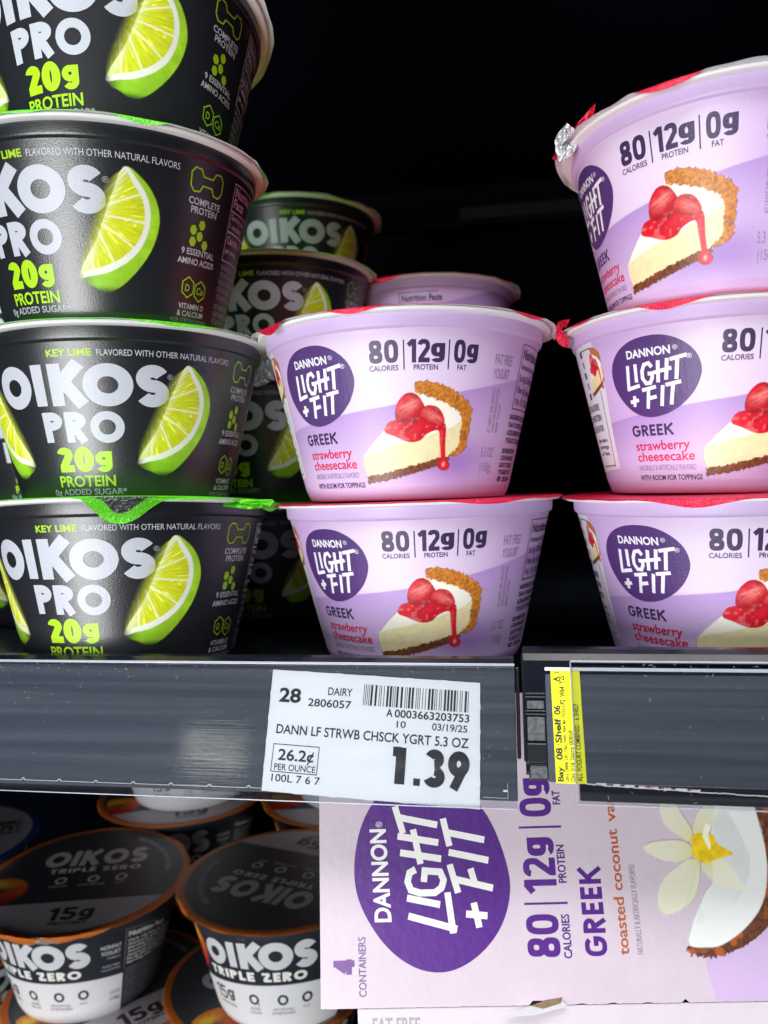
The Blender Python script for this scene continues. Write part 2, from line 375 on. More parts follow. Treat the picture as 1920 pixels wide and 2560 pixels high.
def clear_mat():
    """clear, scuffed PVC cover: see-through with a sheen, fine dust and horizontal drag marks"""
    m = bpy.data.materials.new('clear_scuffed_pvc'); m.use_nodes = True; nt = m.node_tree; out = nt.nodes['Material Output']
    nt.nodes.remove(nt.nodes['Principled BSDF'])
    tr = nm(m, 'ShaderNodeBsdfTransparent'); tr.inputs[0].default_value = (.95, .965, .98, 1)
    gl = nm(m, 'ShaderNodeBsdfGlossy'); gl.inputs['Roughness'].default_value = .07; gl.inputs[0].default_value = (1, 1, 1, 1)
    fr = nm(m, 'ShaderNodeFresnel'); fr.inputs[0].default_value = 1.5
    tc = nm(m, 'ShaderNodeTexCoord')
    mp = nm(m, 'ShaderNodeMapping'); mp.inputs['Scale'].default_value = (25, 1800, 1800)
    n = nm(m, 'ShaderNodeTexNoise'); n.inputs['Scale'].default_value = 1; n.inputs['Detail'].default_value = 3
    nt.links.new(tc.outputs['Object'], mp.inputs[0]); nt.links.new(mp.outputs[0], n.inputs['Vector'])
    bp = nm(m, 'ShaderNodeBump'); bp.inputs['Strength'].default_value = .085; bp.inputs['Distance'].default_value = .0002
    nt.links.new(n.outputs['Fac'], bp.inputs['Height']); nt.links.new(bp.outputs['Normal'], gl.inputs['Normal'])
    m1 = nm(m, 'ShaderNodeMixShader'); nt.links.new(fr.outputs[0], m1.inputs[0]); nt.links.new(tr.outputs[0], m1.inputs[1]); nt.links.new(gl.outputs[0], m1.inputs[2])
    # haze of drag marks
    mp2 = nm(m, 'ShaderNodeMapping'); mp2.inputs['Scale'].default_value = (9, 420, 420)
    n2 = nm(m, 'ShaderNodeTexNoise'); n2.inputs['Scale'].default_value = 1; n2.inputs['Detail'].default_value = 5
    nt.links.new(tc.outputs['Object'], mp2.inputs[0]); nt.links.new(mp2.outputs[0], n2.inputs['Vector'])
    mr = nm(m, 'ShaderNodeMapRange'); mr.inputs['From Min'].default_value = .42; mr.inputs['From Max'].default_value = .8; mr.inputs['To Min'].default_value = .0; mr.inputs['To Max'].default_value = .035
    nt.links.new(n2.outputs['Fac'], mr.inputs['Value'])
    df = nm(m, 'ShaderNodeBsdfDiffuse'); df.inputs[0].default_value = (.5, .53, .58, 1)
    m2 = nm(m, 'ShaderNodeMixShader'); nt.links.new(mr.outputs[0], m2.inputs[0]); nt.links.new(m1.outputs[0], m2.inputs[1]); nt.links.new(df.outputs[0], m2.inputs[2])
    nt.links.new(m2.outputs[0], out.inputs['Surface']); return m
M['clear'] = clear_mat()
M['clear_edge'] = mat('clear_pvc_edge', (.34, .36, .44), .2, spec=.8)
M['speck'] = mat('lint', (.34, .35, .35), .8)

# ------------------------------------------------------------------ the cup
K = .68                                   # mm of label per degree round the cup
HC = .0525
def wall_r(z):                            # metres from mm
    return .0325+.012*np.asarray(z, float)/50.0
def on_cup(x, y, layer):
    th = np.radians(np.asarray(x)/K); r = wall_r(y)+layer*.00007
    return np.stack([r*np.sin(th), -r*np.cos(th), np.asarray(y)/1000.0], 1)
def on_cup_tz(x, y, layer):               # the printing on this kind droops towards the sides
    y = np.asarray(y)-1.7-.003*(np.asarray(x)-8)**2*(np.asarray(y)/40.0)
    return on_cup(x, y, layer)

def wall_mesh(name, colour, m, parent):
    NT, zs = 480, list(np.linspace(2.0, 45.2, 150))
    prof = [(-1.7, 30.8), (-1.0, 31.7), (.4, 32.3)]+[(z, float(wall_r(z))*1000) for z in zs]+[(45.3, 43.9), (45.7, 44.25), (46.2, 44.4), (49.5, 44.6)]
    Z = np.array([p[0] for p in prof]); RR = np.array([p[1] for p in prof])
    TH = np.linspace(-180, 180, NT, endpoint=False); T, ZZ = np.meshgrid(TH, Z); _, RRR = np.meshgrid(TH, RR)
    V = np.stack([RRR*np.sin(np.radians(T)), -RRR*np.cos(np.radians(T)), ZZ], -1).reshape(-1, 3)/1000
    cols = colour(T*K, ZZ).reshape(-1, 3)
    n = len(prof); idx = np.arange(n*NT).reshape(n, NT); nx = np.roll(idx, -1, 1)
    F = np.stack([idx[:-1], nx[:-1], nx[1:], idx[1:]], -1).reshape(-1, 4).tolist()
    F.append(list(range(NT))[::-1])
    return mesh_obj(name, V, F, m, parent, cols, smooth=True)
def ring_mesh(name, prof, m, parent, NT=144, wob=None, cap=False):
    """lathe of (r, z) metres; wob(theta, k) -> (dr, dz)"""
    V = []
    for k, (r, z) in enumerate(prof):
        for i in range(NT):
            a = 2*math.pi*i/NT; dr, dz = wob(a, k) if wob else (0, 0)
            V.append(((r+dr)*math.sin(a), -(r+dr)*math.cos(a), z+dz))
    F = []
    for k in range(len(prof)-1):
        for i in range(NT):
            j = (i+1) % NT; F.append((k*NT+i, k*NT+j, (k+1)*NT+j, (k+1)*NT+i))
    if cap: F.append(tuple(range(NT)) if cap == 1 else tuple(range(NT))[::-1])
    return mesh_obj(name, V, F, m, parent, smooth=True)
def make_rim(parent, m, name='rim'):
    return ring_mesh(name, [(.0440, .0490), (.0452, .0491), (.0466, .0492), (.0470, .0494), (.0471, .0498), (.0469, .0502), (.0463, .0504), (.0435, .0504)], m, parent)
def make_foil(parent, m, seed, droop=.0016, over_=.0009, name='foil_lid', bias=None):
    rs = np.random.default_rng(seed); ph = rs.random(12)*6.28; am = rs.random(12)
    def nz(a, f0): return sum(am[i]*math.sin(a*(f0+i*2)+ph[i]) for i in range(6))/3
    def wob(a, k):
        if k < 3: return 0, 0
        t = (k-2)/3.0; d = 2.6*max(0, nz(a, 2)-.02)+.05*abs(nz(a*1.0, 13)); jag = .00013*nz(a, 23)
        if bias: d += bias[2]*math.exp(-((((a-R(bias[0])+math.pi) % (2*math.pi))-math.pi)/R(bias[1]))**2)
        return over_*t*(.7+.6*nz(a, 5))+jag*t-droop*.25*d*t*t, -droop*d*t*t+jag*.8*t
    prof = [(.0430, .05044), (.0455, .05052), (.0470, .05056), (.0476, .05048), (.0480, .0503), (.0482, .0501)]
    return ring_mesh(name, prof[::-1], m, parent, 220, lambda a, k: wob(a, 5-k)), None
def make_lid(parent, m, name='foil_lid', seed=1, droop=.0016, over_=.0009, bias=None):
    o, _ = make_foil(parent, m, seed, droop, over_, name, bias)
    me = o.data; bm = bmesh.new(); bm.from_mesh(me); bm.verts.ensure_lookup_table()
    inner = [bm.verts[i] for i in range(5*220, 6*220)]
    f = bm.faces.new(inner)
    bmesh.ops.recalc_face_normals(bm, faces=bm.faces[:]); bm.faces.ensure_lookup_table()
    up = [ff for ff in bm.faces if len(ff.verts) > 4][0]; up.normal_update()
    if up.normal.z < 0: bmesh.ops.reverse_faces(bm, faces=bm.faces[:])
    bm.to_mesh(me); bm.free(); return o
# ------------------------------------------------------------------ printed pictures
def paint_lime(mirror=False):
    rind = smooth_poly([(34.6, 39.2), (38.6, 37.4), (42.0, 33.6), (43.8, 29.2), (43.9, 24.8), (42.2, 19.4), (38.6, 14.0), (33.8, 9.4), (29.4, 7.4), (25.4, 8.6), (21.2, 11.9), (28, 22), (32, 32)], 6)
    pith = smooth_poly([(34.6, 39.2), (37.8, 36.6), (40.4, 32.8), (41.5, 28.4), (41.0, 23.8), (38.8, 19.0), (34.8, 15.2), (29.8, 12.6), (25.0, 11.6), (21.0, 11.5), (27, 21), (31, 31)], 6)
    flesh = smooth_poly([(34.2, 38.4), (36.9, 35.4), (39.2, 31.9), (40.0, 28.0), (39.5, 23.9), (37.4, 19.9), (33.8, 16.6), (29.0, 14.2), (24.6, 13.0), (21.4, 12.6), (23, 22), (28, 32)], 6)
    ax, ay = 25.0, 27.5
    def paint(X, Y, C, A, d):
        x = (6.7-X) if mirror else X
        nz = vnoise(x, Y, .9, 3); n2 = vnoise(x*1.0, Y, 3.0, 5)
        ang = np.arctan2(Y-ay, x-ax); rad = np.hypot(x-ax, Y-ay)
        green = np.array(lin((166, 216, 44)))[None, None]*(.72+.35*n2+.12*nz)[..., None]
        dk = ss(24, 8, Y+.3*(x-30))[..., None]*.45
        green = green*(1-dk)+np.array(lin((108, 164, 34)))[None, None]*dk
        fade = ss(20.5, 26.5, x+0.0*Y+(Y-8)*-.0)*ss(7.0, 9.5, Y)
        over(C, A, green, cover(rind, x, Y, d)*fade)
        over(C, A, lin((236, 240, 225)), cover(pith, x, Y, d)*ss(20.2, 24, x))
        st = vnoise(ang*60, rad*.55, 1.0, 8); st2 = vnoise(ang*28, rad*.4, 1.0, 9)
        yel = np.array(lin((214, 224, 36)))[None, None]*(.78+.34*st)[..., None]+np.array(lin((250, 250, 150)))[None, None]*(ss(.72, .95, st2)*.5)[..., None]
        # membranes
        fa = np.zeros_like(X)
        for a0 in (-118, -88, -62, -34, -6, 22, 46):
            dd = np.abs((ang-R(a0)+np.pi) % (2*np.pi)-np.pi)*rad; fa = np.maximum(fa, ss(.36, .12, dd)*ss(2, 7, rad))
        # lay the pale membranes over the flesh
        yel = yel*(1-fa[..., None])+np.array(lin((240, 242, 200)))[None, None]*fa[..., None]
        ex = 20.5+(Y-12)*.43
        over(C, A, yel, cover(flesh, x, Y, d)*ss(ex-1.2, ex+5.2, x))
    return paint
def paint_glow(mirror=False):
    def paint(X, Y, C, A, d):
        x = (6.7-X) if mirror else X
        g = np.exp(-(((x-24)/6.5)**2+((Y-19)/9)**2))*.16
        over(C, A, lin((150, 155, 120)), g)
    return paint
crustbk = [(7.6, 28.3), (8.0, 30.9), (11.2, 31.2), (14.9, 30.3), (18.4, 29.1), (20.9, 27.6), (23.6, 25.8), (25.2, 23.4), (25.1, 20.2), (24.7, 16.4), (24.5, 12.6), (22.3, 11.3), (18.7, 10.1), (19.9, 11.6), (21.6, 13.2), (22.0, 16.4), (22.2, 20.2), (21.0, 22.8), (17.5, 24.9), (12.9, 26.4)]
ctop = [(-8.8, 11.0), (-5.9, 14.0), (-1.9, 17.6), (2.4, 20.9), (7.6, 28.4), (12.9, 26.8), (17.8, 25.0), (21.4, 22.8), (22.3, 20.7), (19.2, 18.6), (13.2, 16.7), (8.0, 15.0), (1.4, 13.7), (-5.4, 12.2)]
cside = [(-8.8, 11.2), (-5.4, 12.6), (1.4, 14.1), (8.0, 15.4), (13.2, 17.1), (19.2, 19.0), (22.3, 20.8), (22.3, 16.4), (21.9, 12.9), (18.9, 9.9), (9.8, 8.0), (1.0, 5.9), (-8.0, 4.9), (-8.9, 7.9)]
cbase = [(-8.3, 5.3), (-2.9, 6.0), (1.0, 6.7), (9.8, 8.8), (16.1, 10.2), (19.2, 10.6), (18.9, 9.1), (13.6, 7.4), (4.7, 5.2), (-1.8, 4.1), (-5.8, 3.5), (-8.5, 3.3)]
berry1 = smooth_poly([(2.0, 22.2), (2.6, 25.0), (4.4, 27.3), (6.2, 28.0), (8.4, 27.4), (10.2, 24.9), (10.7, 23.0), (9.2, 21.6), (6.6, 21.2), (4.6, 20.0), (2.5, 20.3)])
berry2 = smooth_poly([(9.0, 22.2), (10.6, 24.3), (12.4, 24.6), (14.6, 23.8), (16.2, 21.6), (16.4, 19.6), (13.9, 18.9), (11.4, 19.6), (9.2, 20.2)])
sauce = smooth_poly([(-1.3, 18.4), (0.1, 20.2), (2.9, 20.9), (6.0, 22.0), (9.4, 22.6), (15.5, 20.2), (17.1, 18.8), (17.2, 14.3), (17.7, 9.9), (19.0, 8.2), (18.4, 6.8), (16.5, 6.6), (15.1, 7.6), (15.2, 9.2), (15.9, 10.2), (15.3, 14.3), (14.7, 17.6), (11.5, 16.8), (9.1, 14.9), (5.6, 14.6), (1.6, 16.2), (-1.0, 17.2)])
def paint_cake(sx=1.0, ox=0, oy=0):
    def paint(X, Y, C, A, d):
        x = (X-ox)/sx; y = (Y-oy)/sx; dd = d/sx
        w1 = (vnoise(x, y, .55, 1)-.5)*.9; w2 = (vnoise(x, y, .55, 2)-.5)*.9
        nz = vnoise(x, y, .45, 4); nb = vnoise(x, y, 1.3, 5); big = vnoise(x, y, 4.0, 6)
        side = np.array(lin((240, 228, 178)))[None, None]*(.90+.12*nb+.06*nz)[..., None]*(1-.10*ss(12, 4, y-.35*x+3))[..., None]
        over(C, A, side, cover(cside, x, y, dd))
        top = np.array(lin((250, 246, 232)))[None, None]*(.95+.06*big)[..., None]
        over(C, A, top, cover(ctop, x, y, dd))
        cr = np.array(lin((200, 124, 46)))[None, None]*(.55+.8*nz+.25*(nb-.5))[..., None]
        over(C, A, cr, cover(crustbk, x+w1, y+w2, dd))
        bs = np.array(lin((122, 68, 40)))[None, None]*(.45+.95*nz)[..., None]
        over(C, A, bs, cover(cbase, x+w1*.8, y+w2*.8, dd))
        sc_ = np.array(lin((214, 24, 44)))[None, None]*(.75+.4*nb)[..., None]
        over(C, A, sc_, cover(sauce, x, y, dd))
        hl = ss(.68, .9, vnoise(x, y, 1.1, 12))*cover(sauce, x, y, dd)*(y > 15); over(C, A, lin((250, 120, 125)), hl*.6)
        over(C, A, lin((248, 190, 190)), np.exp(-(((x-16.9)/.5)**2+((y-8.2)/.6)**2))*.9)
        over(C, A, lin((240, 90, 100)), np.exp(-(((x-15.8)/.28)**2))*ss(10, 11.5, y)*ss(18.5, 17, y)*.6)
        for P, cx, cy, sd in ((berry1, 6.0, 24.3, 21), (berry2, 12.8, 21.8, 22)):
            cv = cover(P, x, y, dd); rr = np.hypot((x-cx)/3.9, (y-cy)/3.3); th0 = .5 if sd == 21 else -.55
            u = (x-cx)*math.cos(th0)+(y-cy)*math.sin(th0); v = -(x-cx)*math.sin(th0)+(y-cy)*math.cos(th0)
            st = vnoise(u*.55+40, v*2.6+40, 1.0, sd); blob = vnoise(x+9, y, 1.5, sd+3)
            c = np.array(lin((204, 22, 40)))[None, None]*(.72+.5*blob)[..., None]
            k = (np.exp(-(v/1.25)**2-(u/2.9)**2)*(.35+.75*st)+.25*ss(.6, .85, st)*ss(1.0, .5, rr))[..., None]; k = np.clip(k, 0, .85)
            c = c*(1-k)+np.array(lin((246, 142, 134)))[None, None]*k
            sd_ = ss(.80, .92, vnoise(x*1.0, y*1.0, .42, sd+7))[..., None]*.45; c = c*(1-sd_)+np.array(lin((130, 14, 24)))[None, None]*sd_
            e = ss(.86, 1.12, rr)[..., None]; c = c*(1-.3*e)
            over(C, A, c, cv)
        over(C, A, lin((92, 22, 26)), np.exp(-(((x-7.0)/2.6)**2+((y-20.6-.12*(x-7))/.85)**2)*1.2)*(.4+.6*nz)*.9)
    return paint
def paint_peach(cx, cy, rx, ry, x0=None):
    def paint(X, Y, C, A, d):
        u = (X-cx)/rx; v = (Y-cy)/ry; rr = np.hypot(u, v)
        t = ss(-.9, .9, v)[..., None]; n = vnoise(X, Y, 1.6, 31)[..., None]
        c = np.array(lin((190, 34, 30)))[None, None]*(1-t)+np.array(lin((240, 130, 36)))[None, None]*t
        h = np.exp(-((u+.2)/.45)**2-((v-.45)/.3)**2)[..., None]; c = c*(1-h)+np.array(lin((246, 214, 60)))[None, None]*h
        c = c*(.75+.4*n); over(C, A, c, ss(1.0, .93, rr))
        over(C, A, lin((60, 30, 16)), np.exp(-((u)/.34)**2-((v-.05)/.2)**2)*.85)
    return paint

# ------------------------------------------------------------------ cup labels
GREY = lin((188, 192, 202)); LIME = lin((168, 214, 26)); DIM = lin((160, 165, 176)); PALE = lin((205, 208, 214))
def lines_block(P, x0, x1, y1, y0, n, h, col, seed, layer=1, words=None):
    g = random.Random(seed); y = y1
    W = words or ["Serving size", "1 container", "Calories", "per serving", "Total Fat 0g", "Sodium 65mg", "Total Carb 8g", "Sugars 3g", "Protein 20g", "Vitamin D", "Calcium 240mg", "Potassium"]
    for i in range(n):
        s = W[i % len(W)]; P.text(s, x0, x0+(x1-x0)*min(1, .45+.05*len(s)), y, h, .012, col, layer); y -= (y1-y0)/n
def label_oikos():
    P = Print(); t = .30
    P.word("O", -21.3, -8.7, 27.5, 39.5, t, GREY); P.word("I", -7.7, -4.2, 27.8, 39.2, .3, GREY)
    P.word("K", -2.5, 8.2, 27.6, 39.2, .30, GREY); P.word("O", 6.9, 20.2, 27.2, 39.0, t, GREY, 2); P.word("S", 20.7, 30.0, 27.1, 38.9, .295, GREY)
    P.text("®", 29.3, 30.9, 35.0, 1.4, .0, DIM)
    P.word("P", -6.9, -.6, 17.5, 26.0, .27, GREY); P.word("R", .2, 6.9, 17.3, 25.9, .27, GREY); P.word("O", 7.7, 17.5, 17.0, 25.9, .26, GREY)
    P.word("2", -4.3, 1.1, 8.9, 16.0, .28, LIME); P.word("0", 1.5, 7.7, 8.8, 16.1, .28, LIME); P.word("g", 8.2, 13.3, 10.6, 15.9, .30, LIME, ws={'g': .75})
    P.text("PROTEIN", -5.0, 14.0, 4.7, 3.0, .022, LIME)
    P.text("0g ADDED SUGAR*", -8.0, 17.4, 2.2, 1.7, .018, DIM)
    P.text("KEY LIME", -1.9, 10.0, 41.15, 1.8, .03, LIME); P.text("FLAVORED WITH OTHER NATURAL FLAVORS", 11.3, 48.8, 41.1, 1.65, .0, PALE)
    # dumbbell outline
    cx, cy = 57.8, 39.9
    half = [(1.6, 1.2), (2.5, 2.9), (4.4, 3.1), (5.5, 1.7), (5.5, -1.7), (4.4, -3.1), (2.5, -2.9), (1.6, -1.2)]
    P.line([(cx+a, cy+b) for a, b in half]+[(cx-a, cy+b) for a, b in half[::-1]], .42, LIME, 1, True)
    P.text("COMPLETE", 52.2, 63.6, 33.5, 1.75, .015, PALE); P.text("PROTEIN", 53.2, 62.7, 31.2, 1.75, .015, PALE)
    for a, b in ((57.3, 25.3), (54.8, 26.7), (57.7, 28.4), (54.9, 23.6), (59.6, 23.2)):
        P.poly([(a+1.25*math.cos(R(60*k+12)), b+1.45*math.sin(R(60*k+12))) for k in range(6)], LIME)
    P.text("9 ESSENTIAL", 51.4, 64.4, 20.0, 1.65, .015, PALE); P.text("AMINO ACIDS", 50.4, 65.0, 17.4, 1.65, .015, PALE)
    for sx in (-1, 1):
        ax_, ay_ = 57.9+sx*2.6, 10.7-sx*.3
        P.line([(ax_+2.6*math.cos(R(60*k+30)), ay_+2.9*math.sin(R(60*k+30))) for k in range(6)], .36, LIME, 1, True)
    P.text("D", 54.2, 55.9, 9.9, 1.9, .01, LIME); P.text("Ca", 59.0, 62.0, 9.5, 1.9, .01, LIME)
    P.text("VITAMIN D", 52.3, 63.4, 5.0, 1.5, .015, PALE); P.text("& CALCIUM", 52.0, 63.6, 2.9, 1.5, .015, PALE); P.text("FOR STRONG BONES", 49.8, 66.0, 1.1, 1.1, 0, DIM)
    M0 = P; P = Print()
    P.line([(90, 43.2), (69.3, 43.2), (69.3, 21.2), (90, 21.2)], .32, PALE); P.text("Nutrition", 70.2, 82.5, 39.9, 2.5, .03, PALE); P.text("Facts", 70.2, 77.4, 36.8, 2.5, .03, PALE)
    P.rect(69.6, 35.3, 90, 35.7, PALE); P.rect(69.6, 29.3, 90, 29.9, PALE)
    P.text("Serving size", 70.2, 81, 33.2, 1.6, .02, PALE); P.text("1 container", 70.2, 80, 30.7, 1.6, .02, PALE); P.text("Calories 140", 70.2, 83, 26.4, 2.2, .03, PALE); P.text("per serving", 70.2, 79, 23.6, 1.5, .02, PALE)
    for i, s in enumerate(["INGREDIENTS: CULTURED", "CONCENTRATED MILK,", "FRUIT & VEGETABLE JUICE", "STEVIA LEAF REB M,", "YOGURT CULTURES."]): P.text(s, 69.6, None, 18.6-i*2.2, 1.35, .015, DIM)
    for i, s in enumerate(["DISTRIBUTED BY", "KEEP REFRIGERATED", "© 2024 ALL RIGHTS"]): P.text(s, 69.6, None, 6.9-i*2.2, 1.35, .015, DIM)
    F = Print(); F.word("OIKOS", -92, -50, 27.5, 39.2, .30, GREY)
    return M0, P, F
PUR = lin((82, 52, 116)); INK = lin((62, 44, 84)); RED = lin((214, 26, 74)); SOFT = lin((150, 128, 160)); WHT = lin((238, 236, 242)); NAVY = lin((48, 40, 74))
LOGO = smooth_poly([(-35.7, 34.0), (-34.4, 37.4), (-31.4, 40.4), (-27.2, 42.3), (-22.4, 42.9), (-17.8, 42.4), (-13.6, 40.4), (-10.4, 37.2), (-9.0, 33.4), (-9.3, 30.2), (-11.2, 26.4), (-14.8, 23.0), (-19.4, 20.9), (-24.4, 20.4), (-29.2, 21.9), (-33.0, 25.4), (-35.3, 29.6)], 5)
def logo(P, xf, t=1.0, wh=WHT, ov=PUR, layer=1):
    """the oval with its brush lettering; xf maps cup-label mm to the target plane"""
    f = lambda pts: [xf(*q) for q in pts]
    P.poly(f(LOGO), ov, layer)
    v, fc = text_mesh("DANNON", .03); lo, hi = v[:, 0].min(), v[:, 0].max(); k = 12.6/(hi-lo)
    P.raw([xf(-29.2+(a-lo)*k, 37.35+b*2.15/CAPH+(a-lo)*k*.0) for a, b in v], fc, wh, layer+1)
    v, fc = text_mesh("®", 0); lo, hi = v[:, 0].min(), v[:, 0].max()
    for X0, Y0 in ((-16.0, 38.2), (-12.6, 35.5)): P.raw([xf(X0+(a-lo)*1.3/(hi-lo), Y0+b*1.2/CAPH) for a, b in v], fc, wh, layer+1)
    def st(pts, w=1.05, closed=False):
        for q in strip(pts, closed, w*t): polys.append([xf(a[0], a[1]) for a in q])
    polys = []
    st([(-29.4, 35.5), (-30.2, 28.9)]); st([(-30.7, 28.8), (-26.3, 29.5)])
    st([(-26.9, 35.6), (-27.2, 30.5)])
    st([(-22.0, 34.2), (-22.8, 35.4), (-24.2, 35.1), (-25.0, 33.4), (-25.1, 31.4), (-24.2, 29.9), (-22.9, 29.9), (-22.2, 31.2), (-22.1, 32.5), (-23.4, 32.5)])
    st([(-20.1, 35.8), (-20.6, 29.8)]); st([(-17.6, 36.1), (-18.3, 30.3)]); st([(-21.6, 32.6), (-16.6, 33.4)])
    st([(-16.9, 35.7), (-12.5, 36.5)]); st([(-14.9, 35.9), (-15.5, 30.2)])
    st([(-30.3, 25.1), (-27.3, 25.5)]); st([(-28.6, 26.8), (-29.0, 23.7)])
    st([(-25.8, 28.1), (-21.4, 28.7)]); st([(-23.7, 28.2), (-24.6, 22.8)]); st([(-24.1, 25.6), (-21.5, 26.0)])
    st([(-19.4, 28.9), (-20.2, 23.2)])
    st([(-18.6, 28.9), (-14.3, 29.5)]); st([(-16.5, 28.9), (-17.4, 23.4)])
    P.union(polys, wh, layer+1)
def label_fit():
    P = Print(); logo(P, lambda a, b: (a, b))
    P.word("80", -4.1, 3.5, 36.1, 42.1, .205, INK, gap=.09, p=2.7); P.word("12", 5.9, 11.6, 36.0, 42.1, .205, INK, gap=.07, p=2.7, ws={'1': .40}); P.word("g", 11.9, 15.6, 37.55, 42.2, .225, INK, p=2.7)
    P.word("0", 18.1, 21.3, 36.0, 42.1, .205, INK, p=2.7); P.word("g", 21.7, 25.1, 37.55, 42.2, .225, INK, p=2.7)
    for x in (4.9, 16.7): P.rect(x-.17, 34.2, x+.17, 42.0, INK)
    P.text("CALORIES", -4.3, 3.4, 34.1, 1.35, .015, INK); P.text("PROTEIN", 7.4, 13.9, 34.1, 1.35, .015, INK); P.text("FAT", 19.3, 22.0, 34.1, 1.35, .015, INK)
    P.word("GREEK", -31.6, -17.4, 15.1, 18.3, .2, INK, gap=.13, p=2.6)
    P.text("strawberry", -31.2, -12.9, 11.0, 2.6, .014, RED); P.text("cheesecake", -31.2, -11.6, 7.8, 2.6, .014, RED)
    P.text("NATURALLY & ARTIFICIALLY FLAVORED", -31.2, -11.3, 5.1, 1.5, .004, SOFT); P.text("WITH ROOM FOR TOPPINGS", -31.5, -9.5, 2.2, 1.45, .022, INK)
    P.text("FAT FREE", 31.3, 38.4, 36.4, 2.7, .01, SOFT); P.text("YOGURT", 31.3, 38.0, 32.5, 2.7, .01, SOFT)
    for i, s in enumerate(["AT LEAST 50% LESS FAT", "THAN AVERAGE FLAVORED", "GREEK YOGURT"]):
        v, f = text_mesh(s, .005); lo, hi = v[:, 0].min(), v[:, 0].max(); k = (12.8 if i < 2 else 8.4)/(hi-lo)
        P.raw([(33.1+i*1.75-b*1.1/CAPH, 17.2+(a-lo)*k) for a, b in v], [tuple(q) for q in f], SOFT, 1)
    P.text("5.3 OZ", 30.7, 36.4, 10.3, 2.7, .0, SOFT); P.text("(150g)", 31.0, 36.4, 6.2, 2.5, .0, SOFT)
    M0 = P; P = Print()
    P.line([(60, 43.2), (42.9, 43.2), (43.1, 24.7), (60, 24.7)], .3, NAVY); P.text("Nutrition Facts", 44.0, 62, 39.2, 2.8, .03, NAVY)
    for i, s in enumerate(["Amount per serving", "Fat 0g, Cholest. 5mg", "Fiber 0g, Sugars 7g", "Vit. D (15% DV)"]): P.text(s, 44.0, 59+i % 2, 36.2-i*3.4, 1.9-.2*(i == 0), .012, NAVY)
    for i, s in enumerate(["INGREDIENTS: CULTURED", "THAN 1% WATER, SUGAR", "ACESULFAME POTASSIUM", "YOGURT CULTURES"]): P.text(s, 42.6, 59, 21.6-i*2.3, 1.4, .03, NAVY)
    for i, s in enumerate(["DISTRIBUTED BY", "CONTAINS MILK", "LIGHT SUGAR", "YOGURT CO.", "© 2024"]): P.text(s, 41.6, 53, 11.6-i*2.1, 1.3, .03, NAVY)
    M1 = P; P = Print()
    PW = lin((232, 226, 236)); P.poly([(-52, 47.0-2), (-42.6, 44.9), (-39.9, 34), (-41.0, 20.0), (-41.5, 6.0), (-62, 5.0), (-62, 44.9)], PW, 1)
    P.line([(-52, 43.3), (-44.0, 43.3), (-43.6, 37.0)], .3, NAVY, 2); P.line([(-43.0, 30), (-44.0, 7.0), (-55, 7.0)], .3, NAVY, 2)
    for i, (s, y) in enumerate([("80 CALORIES", 24.6), ("12g PROTEIN", 21.3), ("FULL FLAVOR", 18.0)]): P.text(s, -58.4, -46.4, y, 1.9, .02, NAVY, 2)
    for i, s in enumerate(["than others", "servings", "of fat."]): P.text(s, -55, -46.0, 14.6-i*2.1, 1.2, .02, NAVY, 2)
    for i in range(5): P.rect(-52.4+(i % 2)*.8, 41.4-i*3.3, -50.6, 43.4-i*3.3, NAVY, 2)
    return M0, M1, P
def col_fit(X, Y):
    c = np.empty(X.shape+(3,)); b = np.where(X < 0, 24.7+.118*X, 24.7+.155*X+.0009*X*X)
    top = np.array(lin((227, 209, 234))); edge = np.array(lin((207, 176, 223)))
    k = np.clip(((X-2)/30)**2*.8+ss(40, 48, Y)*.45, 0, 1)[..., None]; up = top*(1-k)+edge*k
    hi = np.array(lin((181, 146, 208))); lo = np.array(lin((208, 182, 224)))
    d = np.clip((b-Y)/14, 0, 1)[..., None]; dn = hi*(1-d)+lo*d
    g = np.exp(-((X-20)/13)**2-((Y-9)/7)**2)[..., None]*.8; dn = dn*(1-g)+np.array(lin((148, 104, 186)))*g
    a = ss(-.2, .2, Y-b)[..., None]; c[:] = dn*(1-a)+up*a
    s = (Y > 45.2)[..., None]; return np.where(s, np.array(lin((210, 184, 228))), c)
def col_black(X, Y): return np.broadcast_to(np.array((.0140, .0155, .0190)), X.shape+(3,)).copy()
def col_tz(X, Y):
    e = 23.0-.003*(X-8)**2; wh = np.array(lin((222, 224, 226))); bk = np.array((.016, .021, .03))
    a = ss(-.2, .2, Y-e)[..., None]; a = np.maximum(a, ((X > 37.6) & (X < 100))[..., None]*1.0)
    return wh*(1-a)+bk*a
